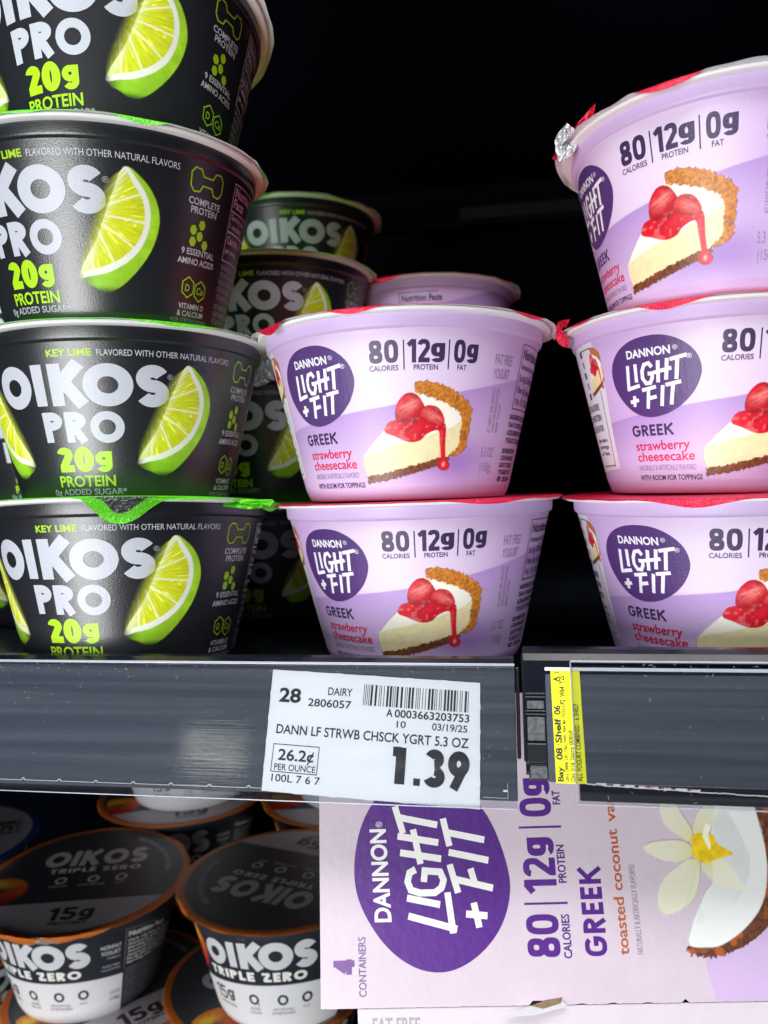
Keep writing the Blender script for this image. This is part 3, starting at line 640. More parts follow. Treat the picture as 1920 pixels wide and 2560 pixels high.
def label_tz():
    P = Print(); G = lin((205, 208, 210)); W2 = lin((232, 232, 226)); DK = lin((58, 60, 62)); md = lin((120, 122, 124))
    P.word("O", -27.0, -14.8, 32.6, 45.6, .30, G); P.word("I", -13.6, -9.9, 32.8, 45.3, .3, G); P.word("K", -8.4, 2.0, 32.6, 45.3, .30, G); P.word("O", .2, 13.7, 32.4, 45.8, .30, G, 2); P.word("S", 14.0, 23.4, 32.3, 45.8, .295, G)
    P.word("TRIPLE", -27.2, -2.8, 26.6, 31.1, .27, W2, gap=.14); P.word("ZERO", .5, 19.4, 26.6, 31.1, .27, W2, gap=.14)
    P.text("PEACH", -7.2, 2.0, 47.2, 1.9, .04, lin((236, 84, 40))); P.text("FLAVORED", 3.2, 14.6, 47.2, 1.7, .0, DIM)
    P.word("15", -28.6, -20.6, 13.4, 20.6, .15, DK, gap=.1, p=2.6); P.word("g", -20.0, -15.6, 15.4, 20.9, .18, DK); P.text("PROTEIN", -26.4, -15.6, 10.6, 1.6, .01, md)
    for x, s1, s2 in ((-4.8, "ADDED", "SUGAR"), (8.6, "ARTIFICIAL", "SWEETENERS"), (19.6, "FAT", "")):
        P.line(arc(x, 17.3, 1.9, 2.1, 0, 360, 28)[:-1], 1.1, DK, 1, True)
        wd = 2.7 if len(s1) < 8 else 5.0
        if s1 == "FAT": wd = 1.8
        P.text(s1, x-wd, x+wd, 12.0, 1.3, .008, md)
        if s2: P.text(s2, x-wd*1.1, x+wd*1.1, 10.0, 1.3, .008, md)
    P.text("g", -3.2, -2.2, 14.6, 1.0, 0, DK)
    P.text("5.3 OZ", 31.6, 36.6, 13.6, 1.9, .01, DK); P.text("(150g)", 31.4, 36.6, 10.2, 1.9, .01, DK)
    P.text("NONFAT", 27.6, 36.0, 39.6, 2.1, .01, G); P.text("YOGURT", 27.6, 35.8, 36.4, 2.1, .01, G); P.text("VITAMIN D", 30.0, 35.8, 33.9, 1.1, .02, DIM); P.text("THREE TIMES", 28.0, 35.8, 29.6, 1.1, .02, DIM); P.text("THE NUTRITION", 27.6, 35.8, 27.6, 1.1, .02, DIM)
    M0 = P; P = Print()
    P.line([(70, 48.0), (37.9, 48.0), (37.9, 26.0)], .35, md); P.text("Nutrition Facts", 39.0, 60, 43.8, 2.6, .05, G)
    g = random.Random(3)
    for i in range(7): P.text(random.Random(i).choice(["Serving size 1 container", "Amount per serving Calories 100", "Fat 0g (0% DV) Sodium 55mg", "Carb 14g Fiber 6g Sugars 4g"]), 39.0, 68, 40.6-i*2.1, 1.35, .03, G)
    for i in range(11): P.text(["INGREDIENTS: CULTURED GRADE A NONFAT MILK", "CHICORY ROOT FIBER WATER LESS THAN 1%", "NATURAL FLAVORS MODIFIED FOOD STARCH", "SEA SALT FRUIT & VEGETABLE JUICE"][i % 4], 38.6, 66, 24.4-i*1.95, 1.25, .02, md)
    return M0, P

def base_cup(name, kind, ch=None):
    t = empty(name)
    if kind == 'lime':
        wl = wall_mesh('cup_wall', col_black, M['black_cup'], t)
        for q, nme in zip(label_oikos(), ('lettering', 'nutrition_panel', 'far_side_lettering')): q.build(nme, on_cup, M['ink_cup'], wl, 1.6)
        picture('lime_picture', 20, 45, 6.5, 40, .24, paint_lime(), on_cup, M['ink_pic'], wl)
        picture('lime_picture', -38.5, -13, 6.5, 40, .24, paint_lime(True), on_cup, M['ink_pic'], wl)
        make_rim(t, M['white_rim'])
    elif kind == 'fit':
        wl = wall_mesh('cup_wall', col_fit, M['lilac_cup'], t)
        for q, nme in zip(label_fit(), ('lettering', 'nutrition_panel', 'side_panel')): q.build(nme, on_cup, M['ink_lilac'], wl, 1.6)
        picture('cheesecake_picture', -10.5, 26.5, 2.0, 33, .22, paint_cake(), on_cup, M['ink_pic'], wl)
        picture('small_cheesecake_picture', -50, -39.5, 26, 44, .22, paint_cake_small(), on_cup, M['ink_pic'], wl, 3)
        make_rim(t, M['white_rim'])
    else:
        wl = wall_mesh('cup_wall', col_tz, M['lilac_cup'], t)
        for q, nme in zip(label_tz(), ('lettering', 'nutrition_panel')): q.build(nme, on_cup_tz, M['ink_cup'], wl, 1.6)
        picture('peach_picture', -46, -27.5, 24, 50, .4, paint_peach(-38, 38, 9.5, 13.0), on_cup_tz, M['ink_pic'], wl)
        make_rim(t, M['white_rim'])
    return t
def paint_cake_small():
    def paint(X, Y, C, A, d):
        big = paint_cake(1.0)
        big((X+47.6)*3.35-5, (Y-28.5)*1.95+2.5, C, A, d*2.4)
    return paint
def copy_tree(o, parent=None):
    c = o.copy(); COL.objects.link(c); c.parent = parent
    for ch in [k for k in list(o.children)]: copy_tree(ch, c)
    return c
def pose(o, x, y, z, rot, tx=0, ty=0):
    o.location = (x, y, z); o.rotation_euler = (Matrix.Rotation(R(ty), 3, 'Y') @ Matrix.Rotation(R(tx), 3, 'X') @ Matrix.Rotation(R(rot), 3, 'Z')).to_euler(); return o

# printed lid of the peach kind
def lid_tz(parent, kind='peach'):
    P = Print(); bk = (.026, .032, .042); sil = lin((186, 178, 184)); g = lin((205, 202, 208)); g2 = lin((220, 218, 220)); dk = (.02, .022, .028)
    disc = [(45.0*math.cos(R(a)), 45.0*math.sin(R(a))) for a in range(0, 360, 4)]
    P.poly(disc, bk, 1)
    a0 = math.degrees(math.asin(-21/45.0)); seg = [(45.0*math.cos(R(a)), 45.0*math.sin(R(a))) for a in np.linspace(-180-a0, a0, 40)]
    P.poly(seg, sil, 2)
    P.word("OIKOS", -23.8, 26.0, 9.8, 24.4, .27, g, 2, gap=.10); P.word("TRIPLE ZERO", -18.6, 24.6, 3.8, 7.8, .24, g2, 2, gap=.14)
    for x, s in ((-10.8, "ADDED SUGAR"), (4.2, "ARTIFICIAL SWEETENERS"), (17.2, "FAT")):
        P.line(arc(x, -3.0, 2.2, 2.4, 0, 360, 24)[:-1], 1.0, g2, 2, True); wd = min(6.3, .32*len(s)+1); P.text(s, x-wd, x+wd, -8.6, 1.5, .01, g, 2)
    P.word("15", -8.0, 4.4, -35.6, -26.2, .2, dk, 3); P.word("g", 5.2, 11.6, -34.2, -26.2, .2, dk, 3); P.text("PROTEIN", -6, 10, -39.2, 2.2, .02, dk, 3)
    v, f = text_mesh("FREE FROM GELATIN GLUTEN", .01); lo, hi = v[:, 0].min(), v[:, 0].max()
    q = []
    for a, b in v:
        th = R(62-(a-lo)/(hi-lo)*62); r = 37.0+b*2.2/CAPH; q.append((r*math.cos(th), r*math.sin(th)))
    P.raw(q, f, g, 2)
    mp = lambda x, y, l: np.stack([np.asarray(x)/1000, np.asarray(y)/1000, .05056+l*.00007+0*np.asarray(x)], 1)
    o = P.build('lid_print', mp, M['lid_ink'], parent)
    if kind == 'peach':
        def pp(X, Y, C, A, d):
            paint_peach(-37, -9, 13.0, 12)(X, Y, C, A, d); A[:] = A*(np.hypot(X, Y) < 44.8)
        picture('peach_picture', -43, -19, -24, 5, .5, pp, mp, M['ink_pic'], parent, 2)
    return o

# loose foil: a crumpled sheet given by outline points in 3D (metres) around a centre
def crumple(name, outline, m, parent, amp=.0008, seed=0, rings=5, flip=False):
    if flip: outline = outline[::-1]
    rs = np.random.default_rng(seed); O = [Vector(p) for p in outline]
    P = []
    n0 = len(O)
    for i in range(n0):
        for k in range(3): P.append(O[i].lerp(O[(i+1) % n0], k/3))
    n = len(P); c = sum(P, Vector())/n; nrm = Vector()
    for i in range(n): nrm += (P[i]-c).cross(P[(i+1) % n]-c)
    nrm.normalize(); V = []; F = []
    for r in range(rings):
        t = 1-r/rings
        for i in range(n): V.append(c.lerp(P[i], t)+nrm*float(rs.normal()*amp*(.4 if r == 0 else 1)))
    V.append(c+nrm*amp*.5)
    for r in range(rings-1):
        for i in range(n):
            j = (i+1) % n; F.append((r*n+i, r*n+j, (r+1)*n+j, (r+1)*n+i))
    for i in range(n): F.append(((rings-1)*n+i, (rings-1)*n+(i+1) % n, rings*n))
    return mesh_obj(name, V, F, m, parent)

# ------------------------------------------------------------------ build one cup of each kind
G_L = "key lime yogurt cups stacked on the shelf"; G_F = "strawberry cheesecake yogurt cups stacked on the shelf"; G_P = "peach yogurt cups on the lower shelf"
proto = {k: base_cup(n, k) for k, n in (('lime', 'yogurt_cup'), ('fit', 'yogurt_cup'), ('tz', 'yogurt_cup'))}
usedp = set(); seedn = [10]
FO = {'lime': 'green_foil', 'fit': 'red_foil', 'tz': 'orange_foil'}; GR = {'lime': G_L, 'fit': G_F, 'tz': G_P}
lidcache = {}
def cup(kind, pos, label, seed=None, foil=None, droop=.0016, ov=.0009, lidprint=None, bias=None, group=None):
    if kind in usedp:
        o = copy_tree(proto[kind], None)
        for ch in list(o.children):
            if ch.name.startswith(('foil_lid', 'lid_print')):
                for g in list(ch.children): bpy.data.objects.remove(g)
                bpy.data.objects.remove(ch)
    else: o = proto[kind]; usedp.add(kind)
    pose(o, *pos); tag(o, label, 'yogurt cup', group or GR[kind]); seedn[0] += 1
    lo = make_lid(o, M[foil or FO[kind]], 'foil_lid', seed or seedn[0], droop, ov, bias)
    if lidprint is not None:
        lp = lidcache.get(lidprint)
        if lp is None:
            lid_tz(lo, lidprint); lidcache[lidprint] = [c for c in lo.children]
        else:
            for c in lp: k = c.copy(); COL.objects.link(k); k.parent = lo
    o['_lid'] = 0; del o['_lid']
    return o, lo

# copies must be taken from clean prototypes: the lid is added to each cup afterwards
L4, L4l = cup('lime', (-.1175, .2300, .1535, -9.8, -4.7, -1.3), "topmost key lime cup of the front left stack, cut off by the photo's top edge", 3)
L3, L3l = cup('lime', (-.1222, .2332, .1062, -19.4, 3.9, 2.0), "third key lime cup up in the front left stack, turned to show its nutrition panel", 8, droop=.0012, bias=(-12, 34, .9))
L2, L2l = cup('lime', (-.1243, .2417, .0525, 0), "second key lime cup up in the front left stack, fully lettered side facing out", 5, droop=.0004, ov=.0004)
L1, L1l = cup('lime', (-.1236, .2391, .0006, -8.1, -3.8, -.6), "bottom key lime cup of the front left stack, green foil tab hanging over its front", 21, droop=.0014, ov=.0014)
C1, C1l = cup('fit', (-.0287, .2601, .0002, -2.9, .4, -.6), "lower strawberry cheesecake cup of the middle stack, standing above the white price tag", 31, droop=.0014, ov=.001)
C2, C2l = cup('fit', (-.0318, .2508, .0525, 0), "upper strawberry cheesecake cup of the middle front stack, whole cup in view", 33, droop=.0018, ov=.0012)
R1, R1l = cup('fit', (.0670, .2560, .0004, -12.4, 1.6, -.7), "bottom strawberry cheesecake cup of the right stack, standing behind the yellow label", 36, droop=.0012)
R2_, R2l = cup('fit', (.0666, .2602, .0522, -6.0, .2, .9), "middle cheesecake cup of the right stack, its red foil tab curled down at the left", 38, droop=.0012, ov=.0012)
R3, R3l = cup('fit', (.0663, .2465, .1042, -47.1, 0, .9), "top cheesecake cup of the right stack with crumpled silver and red foil at its rim", 41, droop=.0013, ov=.0013)
# cups standing behind
cup('lime', (-.1068, .3400, .0002, -8), "bottom key lime cup of the second row, nearly lost in the dark between front stacks")
Bc, Bcl = cup('lime', (-.1068, .3370, .0525, -13.2), "middle key lime cup of the second row with a pale tab hanging against it")
cup('lime', (-.1062, .3552, .1050, -9.5), "top key lime cup of the second row, behind the rim of the middle stack", 51, droop=.0003)
cup('lime', (-.1143, .4297, .1575, 6.4), "rearmost key lime cup, its round rim against the black above the second row", 52, droop=.002)
for i, s in enumerate(("bottom", "second", "third")): cup('lime', (-.1143, .4480, .0525*i, 6.4-i*5), "%s key lime cup in the hidden pile under the rearmost key lime cup" % s, group=G_L)
for i, s in enumerate(("bottom", "middle", "upper")): cup('lime', (-.2040+.002*i, .3330, .0525*i, 10-i*9), "%s key lime cup glimpsed at the left edge behind the front left stack" % s)
for i, s in enumerate(("bottom", "middle", "top")): cup('fit', (-.0385, .4074-.004*(2-i), .0525*i, -86+i*5), ("top cheesecake cup behind the middle stack, only its rim and lid edge showing" if i == 2 else "%s strawberry cheesecake cup of the stack hidden behind the middle stack" % s))

# foil tabs and crumples
def patch_on_cup(name, poly, m, parent, off, d=.5, amp=.25, seed=1):
    """sheet hanging over the cup wall: outline in label mm, off = metres proud of the wall"""
    nx = int((max(p[0] for p in poly)-min(p[0] for p in poly))/d)+2; ny = int((max(p[1] for p in poly)-min(p[1] for p in poly))/d)+2
    P = Print(); P.poly(poly, (1, 1, 1), 1); v, f, _, _ = P.items[0]
    bm = bmesh.new(); bv = [bm.verts.new((a, b, 0)) for a, b in v]
    for ff in f: bm.faces.new([bv[i] for i in ff])
    for axis in (0, 1):
        lo = min(q.co[axis] for q in bm.verts); hi = max(q.co[axis] for q in bm.verts); k = lo+d
        while k < hi:
            co = [0, 0, 0]; no = [0, 0, 0]; co[axis] = k; no[axis] = 1
            bmesh.ops.bisect_plane(bm, geom=bm.verts[:]+bm.edges[:]+bm.faces[:], plane_co=co, plane_no=no); k += d
    bm.verts.index_update(); xy = np.array([q.co[:2] for q in bm.verts]); F = [[q.index for q in ff.verts] for ff in bm.faces]; bm.free()
    x, y = xy[:, 0], xy[:, 1]; th = np.radians(x/K)
    r = np.maximum(wall_r(y), 0)+off+(vnoise(x, y, 1.6, seed)-.5)*amp/1000*2+ss(44, 51, y)*.0032
    V = np.stack([r*np.sin(th), -r*np.cos(th), y/1000], 1)
    NF = []
    for ff in F:
        A = sum(xy[ff[i]][0]*xy[ff[(i+1) % len(ff)]][1]-xy[ff[i]][1]*xy[ff[(i+1) % len(ff)]][0] for i in range(len(ff))); NF.append(ff if A > 0 else ff[::-1])
    return mesh_obj(name, V, NF, m, parent, smooth=True)
gt = patch_on_cup('foil_tab', smooth_poly([(12.4, 50.1), (13.2, 49.4), (14.6, 47.4), (17.2, 44.2), (20.0, 42.9), (22.8, 43.1), (25.5, 44.6), (28.3, 47.2), (31.0, 49.2), (33.4, 49.8), (35, 50.1)], 4), M['green_foil'], L1l, .0016, .7, .12)
patch_on_cup('bare_foil', smooth_poly([(15.6, 50.1), (17.0, 49.6), (18.4, 48.2), (19.4, 46.5), (21.0, 45.6), (22.8, 46.2), (25.0, 48.0), (27.2, 49.6), (29.0, 50.1)], 4), M['embossed'] if 'embossed' in M else M['silver_foil'], gt, .0019, .5, .2, 3)
bpy.context.view_layer.update()
def wcrumple(name, pts, m, parent, **k):
    inv = parent.matrix_world.inverted(); return crumple(name, [inv @ Vector(p) for p in pts], m, parent, **k)
pet1 = [(46.7, 12.3), (49.2, 13.8), (54.3, 14.3), (58.4, 13.8), (60.2, 12.0), (59.5, 9.7), (55.6, 8.6), (50.7, 9.5)]
pet2 = [(61.8, 8.4), (60.5, 2.0), (57.5, -2.1), (52.6, -4.6), (49.5, -3.8), (49.2, 0.3), (51.3, 4.5), (55.4, 7.4), (59.0, 9.3)]
pet3 = [(62.1, 7.7), (64.4, 3.8), (68.2, 1.8), (73.3, 0.5), (71.9, 4.4), (69.2, 8.3), (65.7, 9.9)]
pet4 = [(52.7, 24.8), (52.4, 27.7), (54.5, 29.6), (56.6, 25.9), (58.5, 21.1), (60.8, 16.6), (59.6, 13.9), (56.9, 15.6), (53.5, 18.4), (52.5, 21.6)]
pet5 = [(61.2, 16.2), (62.1, 19.8), (64.6, 22.9), (69.6, 25.6), (68.7, 22.0), (66.4, 17.7), (64.8, 15.4), (62.6, 14.2)]
cen = [(60.2, 14.7), (62.8, 16.0), (66.5, 15.3), (67.4, 13.0), (71.2, 10.5), (69.4, 9.6), (66.8, 9.1), (63.4, 8.0), (60.3, 10.0), (60.3, 12.4)]
stam = [(63.4, 15.4), (64.7, 18.5), (66.2, 17.7), (65.2, 15.4), (65.4, 11.8), (64.8, 11.5)]
coc = [(67.1, 19.3), (70.0, 25.2), (77.7, 25.8), (79.7, 17.7), (80.3, 9.5), (79.0, 1.6), (76.3, -4.0), (71.5, -8.7), (66.2, -11.9), (62.4, -13.0), (56.3, -12.5), (57.1, -8.5), (59.2, -4.4), (62.4, 0.8), (64.9, 4.1), (65.3, 13.0)]
cocin = [(66.9, 18.5), (70.4, 21.9), (72.5, 19.1), (74.8, 12.8), (75.6, 7.3), (72.5, 0.6), (67.3, -4.2), (62.1, -6.7), (58.8, -7.4), (59.6, -4.4), (62.2, 0.0), (64.9, 4.1)]
shell = [(77.7, 25.8), (79.7, 17.7), (80.3, 9.5), (79.0, 1.6), (76.3, -4.0), (71.5, -8.7), (66.2, -11.9), (62.4, -13.0), (56.1, -12.5), (55.8, -14.3), (58.5, -15.2), (62.1, -15.4), (66.6, -14.5), (70.9, -12.8), (75.3, -10.3), (80.0, -6.0), (83.5, 0.3), (86.3, 14.8), (85.2, 25.6)]
R3red = [(0.0289, 0.2376, 0.1667), (0.0257, 0.237, 0.1632), (0.0225, 0.2364, 0.1597), (0.0251, 0.2367, 0.1558), (0.0271, 0.2371, 0.1568), (0.0285, 0.2374, 0.1619)]
R3sil = [(0.0204, 0.2351, 0.1605), (0.018, 0.2347, 0.1581), (0.0167, 0.2344, 0.1556), (0.0169, 0.2344, 0.1526), (0.018, 0.2345, 0.1492), (0.021, 0.235, 0.1507), (0.025, 0.2357, 0.1548), (0.0225, 0.2354, 0.1588)]
R3red2 = [(0.0203, 0.2366, 0.161), (0.0169, 0.236, 0.1565), (0.0185, 0.2362, 0.1566)]
R3red3 = [(0.0172, 0.2359, 0.1532), (0.016, 0.2357, 0.1507), (0.0175, 0.2359, 0.1504)]
R2red = [(0.0182, 0.2532, 0.1064), (0.0169, 0.253, 0.1047), (0.0162, 0.2528, 0.1025), (0.0175, 0.253, 0.1), (0.0194, 0.2532, 0.0983), (0.021, 0.2535, 0.0981), (0.0215, 0.2536, 0.1002), (0.0203, 0.2535, 0.1024), (0.0189, 0.2533, 0.1039)]
R2fold = [(0.0182, 0.2538, 0.1065), (0.019, 0.2538, 0.104), (0.02, 0.254, 0.1052), (0.0204, 0.254, 0.1042), (0.0218, 0.2543, 0.1072), (0.0196, 0.254, 0.1069)]
L1green = [(-0.0912, 0.221, 0.0524), (-0.0827, 0.2224, 0.0523), (-0.0696, 0.2244, 0.0519), (-0.0692, 0.2245, 0.0513), (-0.0704, 0.2242, 0.0499), (-0.0726, 0.2239, 0.0501), (-0.0733, 0.2238, 0.0493), (-0.0773, 0.2231, 0.0492), (-0.0822, 0.2224, 0.05), (-0.086, 0.2218, 0.0504), (-0.0912, 0.221, 0.0508)]
Ctab = [(-0.0916, 0.2824, 0.1062), (-0.089, 0.2829, 0.1072), (-0.087, 0.2832, 0.1067), (-0.0855, 0.2832, 0.0971), (-0.0872, 0.2829, 0.0969), (-0.089, 0.2826, 0.0955), (-0.0924, 0.2821, 0.0947), (-0.0947, 0.2817, 0.0956), (-0.0934, 0.282, 0.1011)]
C2sil = [(-0.0802, 0.2366, 0.1042), (-0.0781, 0.2369, 0.1046), (-0.0777, 0.2369, 0.1012), (-0.0763, 0.2371, 0.1002), (-0.0789, 0.2367, 0.1013), (-0.0801, 0.2366, 0.1025)]
wcrumple('foil_tab', R3red, M['red_foil'], R3l, amp=.0006, seed=1); wcrumple('foil_tab', R3sil, M['silver_foil'], R3l, amp=.0006, seed=2)
wcrumple('foil_scrap', R3red2, M['red_foil'], R3l, amp=.0003, seed=3); wcrumple('foil_scrap', R3red3, M['red_foil'], R3l, amp=.0003, seed=4)
wcrumple('foil_tab', R2red, M['red_foil'], R2l, amp=.00012, seed=5); wcrumple('foil_fold', R2fold, M['red_foil'], R2l, amp=.0003, seed=6)
wcrumple('foil_edge', L1green, M['green_foil'], L1l, amp=.0004, seed=7, flip=True); wcrumple('foil_tab', Ctab, M['tab_back'], Bcl, amp=.0003, seed=8)

# ------------------------------------------------------------------ shelves and price rails
def extrude(name, prof, x0, x1, m, parent, smooth=False):
    n = len(prof); V = [(x0, a, b) for a, b in prof]+[(x1, a, b) for a, b in prof]
    F = [(i, (i+1) % n, n+(i+1) % n, n+i) for i in range(n)]+[tuple(range(n))[::-1], tuple(range(n, 2*n))]
    o = mesh_obj(name, V, F, m, parent)
    bm = bmesh.new(); bm.from_mesh(o.data); bmesh.ops.recalc_face_normals(bm, faces=bm.faces[:]); bm.to_mesh(o.data); bm.free(); return o
TY, TZ, EY, EZ = .19838, .00709, -.34751, -.93702
NY, NZ = -.93702, .34751              # outward normal (towards the viewer and up)
def rail_pt(x, e, off, dy=0, dz=0):   # mm, mm down the rail face, mm proud
    return (x/1000, TY+EY*e/1000+NY*off/1000+dy, TZ+EZ*e/1000+NZ*off/1000+dz)
def rail_box(name, x0, x1, e0, e1, o0, o1, m, parent, bev=0, dy=0, dz=0, x0b=None, x1b=None):
    v = []
    for o_ in (o0, o1):
        for (x, e) in ((x0, e0), (x1, e0), (x1 if x1b is None else x1b, e1), (x0 if x0b is None else x0b, e1)): v.append(rail_pt(x, e, o_, dy, dz))
    f = [(0, 1, 2, 3), (7, 6, 5, 4), (0, 4, 5, 1), (1, 5, 6, 2), (2, 6, 7, 3), (3, 7, 4, 0)]
    o = mesh_obj(name, v, f, m, parent)
    bm = bmesh.new(); bm.from_mesh(o.data); bmesh.ops.recalc_face_normals(bm, faces=bm.faces[:])
    if bev: bmesh.ops.bevel(bm, geom=bm.edges[:], offset=bev/1000, segments=2, profile=.5, affect='EDGES', clamp_overlap=True)
    bm.to_mesh(o.data); bm.free(); return o
def lint(parent, x0, x1, e0, e1, n, seed, off):
    g = random.Random(seed); V, F = [], []
    for i in range(n):
        x = g.uniform(x0, x1); top = g.random() < .45; e = e0+abs(g.gauss(0, 1.6)) if top else g.uniform(e0, e1)
        if e > e1: continue
        L_ = g.choice([.15, .2, .3, .5, .9])*g.uniform(.6, 1.2); wd = .045+.03*g.random()
        if g.random() < .15: wd *= 2; L_ *= .5
        a = g.uniform(0, 6.28); cu = g.uniform(-1.2, 1.2); px, pe = x, e; pts = [(px, pe)]
        for k in range(4): px += math.cos(a)*L_/4; pe += math.sin(a)*L_/4; a += cu/2; pts.append((px, pe))
        for q in strip(pts, False, wd):
            b = len(V); V += [rail_pt(c[0], c[1], off) for c in q]; F.append((b, b+1, b+2, b+3))
    return tag(mesh_obj('lint', V, F, M['speck'], parent), kind='stuff')
prof = [(.72, -.006), (.72, -.0017), (.222, -.0017), (.2165, .0012), (.2115, .0046), (.2080, .0076), (.2052, .0088), (.2025, .0087), (.2004, .0079), (.1990, .0064), (.1905, -.0165), (.1935, -.0185), (.2010, -.0030), (.2100, -.006)]
# left shelf
S = tag(empty('display_shelf', (0, .2, 0)), "long glossy black shelf under the key lime cups, clear price rail along its front", 'shelf')
bpy.context.view_layer.update()
def under(o, p): o.parent = p; o.matrix_parent_inverse = p.matrix_world.inverted(); return o
under(extrude('shelf_board', prof, -.36, .0012, M['shelf'], None), S)
rb = under(rail_box('price_rail', -360, 1.4, -.2, 31.9, -1.8, 0, M['rail_back'], None, .3), S)
cv = rail_box('clear_cover', -360, 1.3, -.7, 33.6, 1.3, 1.75, M['clear'], rb)
rail_box('cover_edge', -360, 1.35, -1.0, -.35, -.6, 1.85, M['clear_edge'], rb, .15)
rail_box('cover_edge', -360, 1.4, 33.6, 33.85, .6, 1.8, M['clear_edge'], rb, .15)
rail_box('cover_lip', -360, 1.35, 31.95, 33.58, .0, .25, M['clear'], rb)
lint(rb, -150, 1, -.2, 32, 240, 5, 1.82)
# the torn strip edge with its little teeth
P = Print(); pts = []
x = -330.0; g = random.Random(8)
while x < -64: P.line([(x, -30.9), (x+9.6, -30.95)], .13, (.8, .8, .8)); P.line([(x+9.5, -30.95), (x+9.9, -30.45), (x+10.3, -30.45), (x+10.6, -30.95)], .2, (.85, .85, .85)); x += 10.55
P.line([(-7, -31.2), (-1, -31.3), (-1, -27.8)], .12, (.6, .6, .62)); P.line([(-2.1, -29.6), (-1.1, -29.6)], .45, (.9, .9, .9))
P.build('torn_strip', lambda a, b, l: np.array([rail_pt(u, -v, .35+.05*l) for u, v in zip(a, b)]), M['ink_paper'], rb)
# right shelf
S2 = tag(empty('display_shelf', (.1, .2, 0)), "glossy black shelf under the right stack with a ribbed black end bracket", 'shelf')
bpy.context.view_layer.update()
prof2 = [(a, b+(.0027 if (b > .004) else .0)) for a, b in prof]
under(extrude('shelf_board', prof2, .0036, .34, M['shelf'], None), S2)
rb2 = under(rail_box('price_rail', 8.9, 340, .4, 27.2, -1.8, 0, M['rail_back'], None, .2), S2)
rail_box('rail_lower_edge', 16.2, 340, 27.25, 31.3, -1.8, -.1, M['bracket'], rb2, .2)
rail_box('white_strip', 8.9, 340, -.35, .45, .0, .35, M['white_edge'], rb2)
rail_box('clear_cover', 15.3, 340, -1.6, 32.0, 1.2, 1.6, M['clear'], rb2)
rail_box('cover_edge', 15.2, 340, -1.95, -1.5, -.5, 1.7, M['clear_edge'], rb2, .12)
rail_box('cover_edge', 15.4, 340, 32.0, 32.25, .6, 1.65, M['clear_edge'], rb2, .12)
rail_box('cover_edge', 15.1, 15.32, -1.6, 32.0, .6, 1.7, M['clear_edge'], rb2)
rail_box('cover_lip', 15.4, 340, 31.35, 31.98, .0, .2, M['clear'], rb2)
lint(rb2, 18, 70, -1, 31, 90, 9, 1.66)
P = Print(); g = random.Random(3); pts = []; x = 17.8
while x < 75: pts.append((x, -(27.45+.035*(x-17.8))-g.uniform(-.12, .12))); x += g.uniform(.5, 1.3)
P.line(pts, .22, (.75, .74, .74))
x = 20
while x < 44:
    wd = g.uniform(1.0, 3.2); P.rect(x, -(27.3+.035*(x-17.8))-.15, x+wd, -(27.3+.035*(x-17.8))+.28, (.75, .73, .73)); x += wd+g.uniform(.6, 1.6)
for i, q in enumerate((31.0, 35.2, 40.8)):
    for k in range(3): P.rect(q+k*.9, -(27.22+.035*(q-17.8)), q+k*.9+.6, -(27.22+.035*(q-17.8))+.2, lin((200, 90, 90)), 2)
P.build('torn_strip', lambda a, b, l: np.array([rail_pt(u, -v, .1+.06*l) for u, v in zip(a, b)]), M['ink_paper'], rb2)
# moulded bracket at the end of the right shelf
br = under(rail_box('end_bracket', 3.8, 8.85, .9, 23.3, -4.5, -.6, M['bracket'], None, .25), S2)
rail_box('bracket_foot', 4.3, 8.9, 23.4, 26.9, -3.5, -.6, M['bracket'], br, .4)
for e0, e1 in ((1.5, 5.6), (7.9, 9.9), (11.9, 17.6)): rail_box('bracket_panel', 4.2, 8.5, e0, e1, -.58, -.2, M['dusty'], br, .15)
for e0, e1 in ((6.0, 6.5), (6.9, 7.3), (10.3, 10.7), (11.1, 11.5)): rail_box('bracket_rib', 3.8, 8.9, e0, e1, -.58, .2, M['bracket'], br, .18)
rail_box('bracket_rib', 3.9, 8.9, 18.2, 22.9, -.58, .1, M['bracket'], br, .6)
rail_box('bracket_foot_face', 4.6, 8.7, 23.9, 26.5, -.55, -.35, M['dusty'], br, .1)
rail_box('bracket_side', 3.2, 3.75, -4.0, 22.5, -5.5, -1.4, M['bracket'], br, .2)
eb = under(rail_box('end_plate', 1.55, 2.5, -.5, 22.0, -4.2, -1.0, M['bracket'], None, .3), S)

# price tag
ang = R(2.972); tO = (-62.46, .934)
def tag_pt(x, y, off):   # tag mm: x right, y down
    return rail_pt(tO[0]+x*math.cos(ang)-y*math.sin(ang), tO[1]+x*math.sin(ang)+y*math.cos(ang), off)
edge = []
g = random.Random(2)
def side(p, q, n, jag):
    for i in range(n):
        t = i/n; dx = q[0]-p[0]; dy = q[1]-p[1]; L_ = math.hypot(dx, dy); nx_, ny_ = dy/L_, -dx/L_
        j = jag if i and i % 6 == 0 else g.uniform(-.02, .02); edge.append((p[0]+dx*t+nx_*j, p[1]+dy*t+ny_*j))
side((0, 0), (55.1, 0), 36, .1); side((55.1, 0), (56.3, 30.2), 30, .14); side((56.3, 30.2), (.9, 30.6), 36, .16); side((.9, 30.6), (0, 0), 30, .14)
T = empty('price_tag', tag_pt(0, 0, .5)); tag(T, "white paper price tag reading 1.39 with barcode, under the middle stack", 'price tag')
bpy.context.view_layer.update()
P = Print(); P.poly([(a, -b) for a, b in edge], (1, 1, 1)); v, f, _, _ = P.items[0]
n = len(v); V = [tag_pt(a, -b, .45) for a, b in v]+[tag_pt(a, -b, .6) for a, b in v]
F = [tuple(q) for q in f]+[tuple(i+n for i in q) for q in f]
under(mesh_obj('tag_paper', V, F, M['paper'], None), T)
BK = (.012, .012, .014); P = Print()
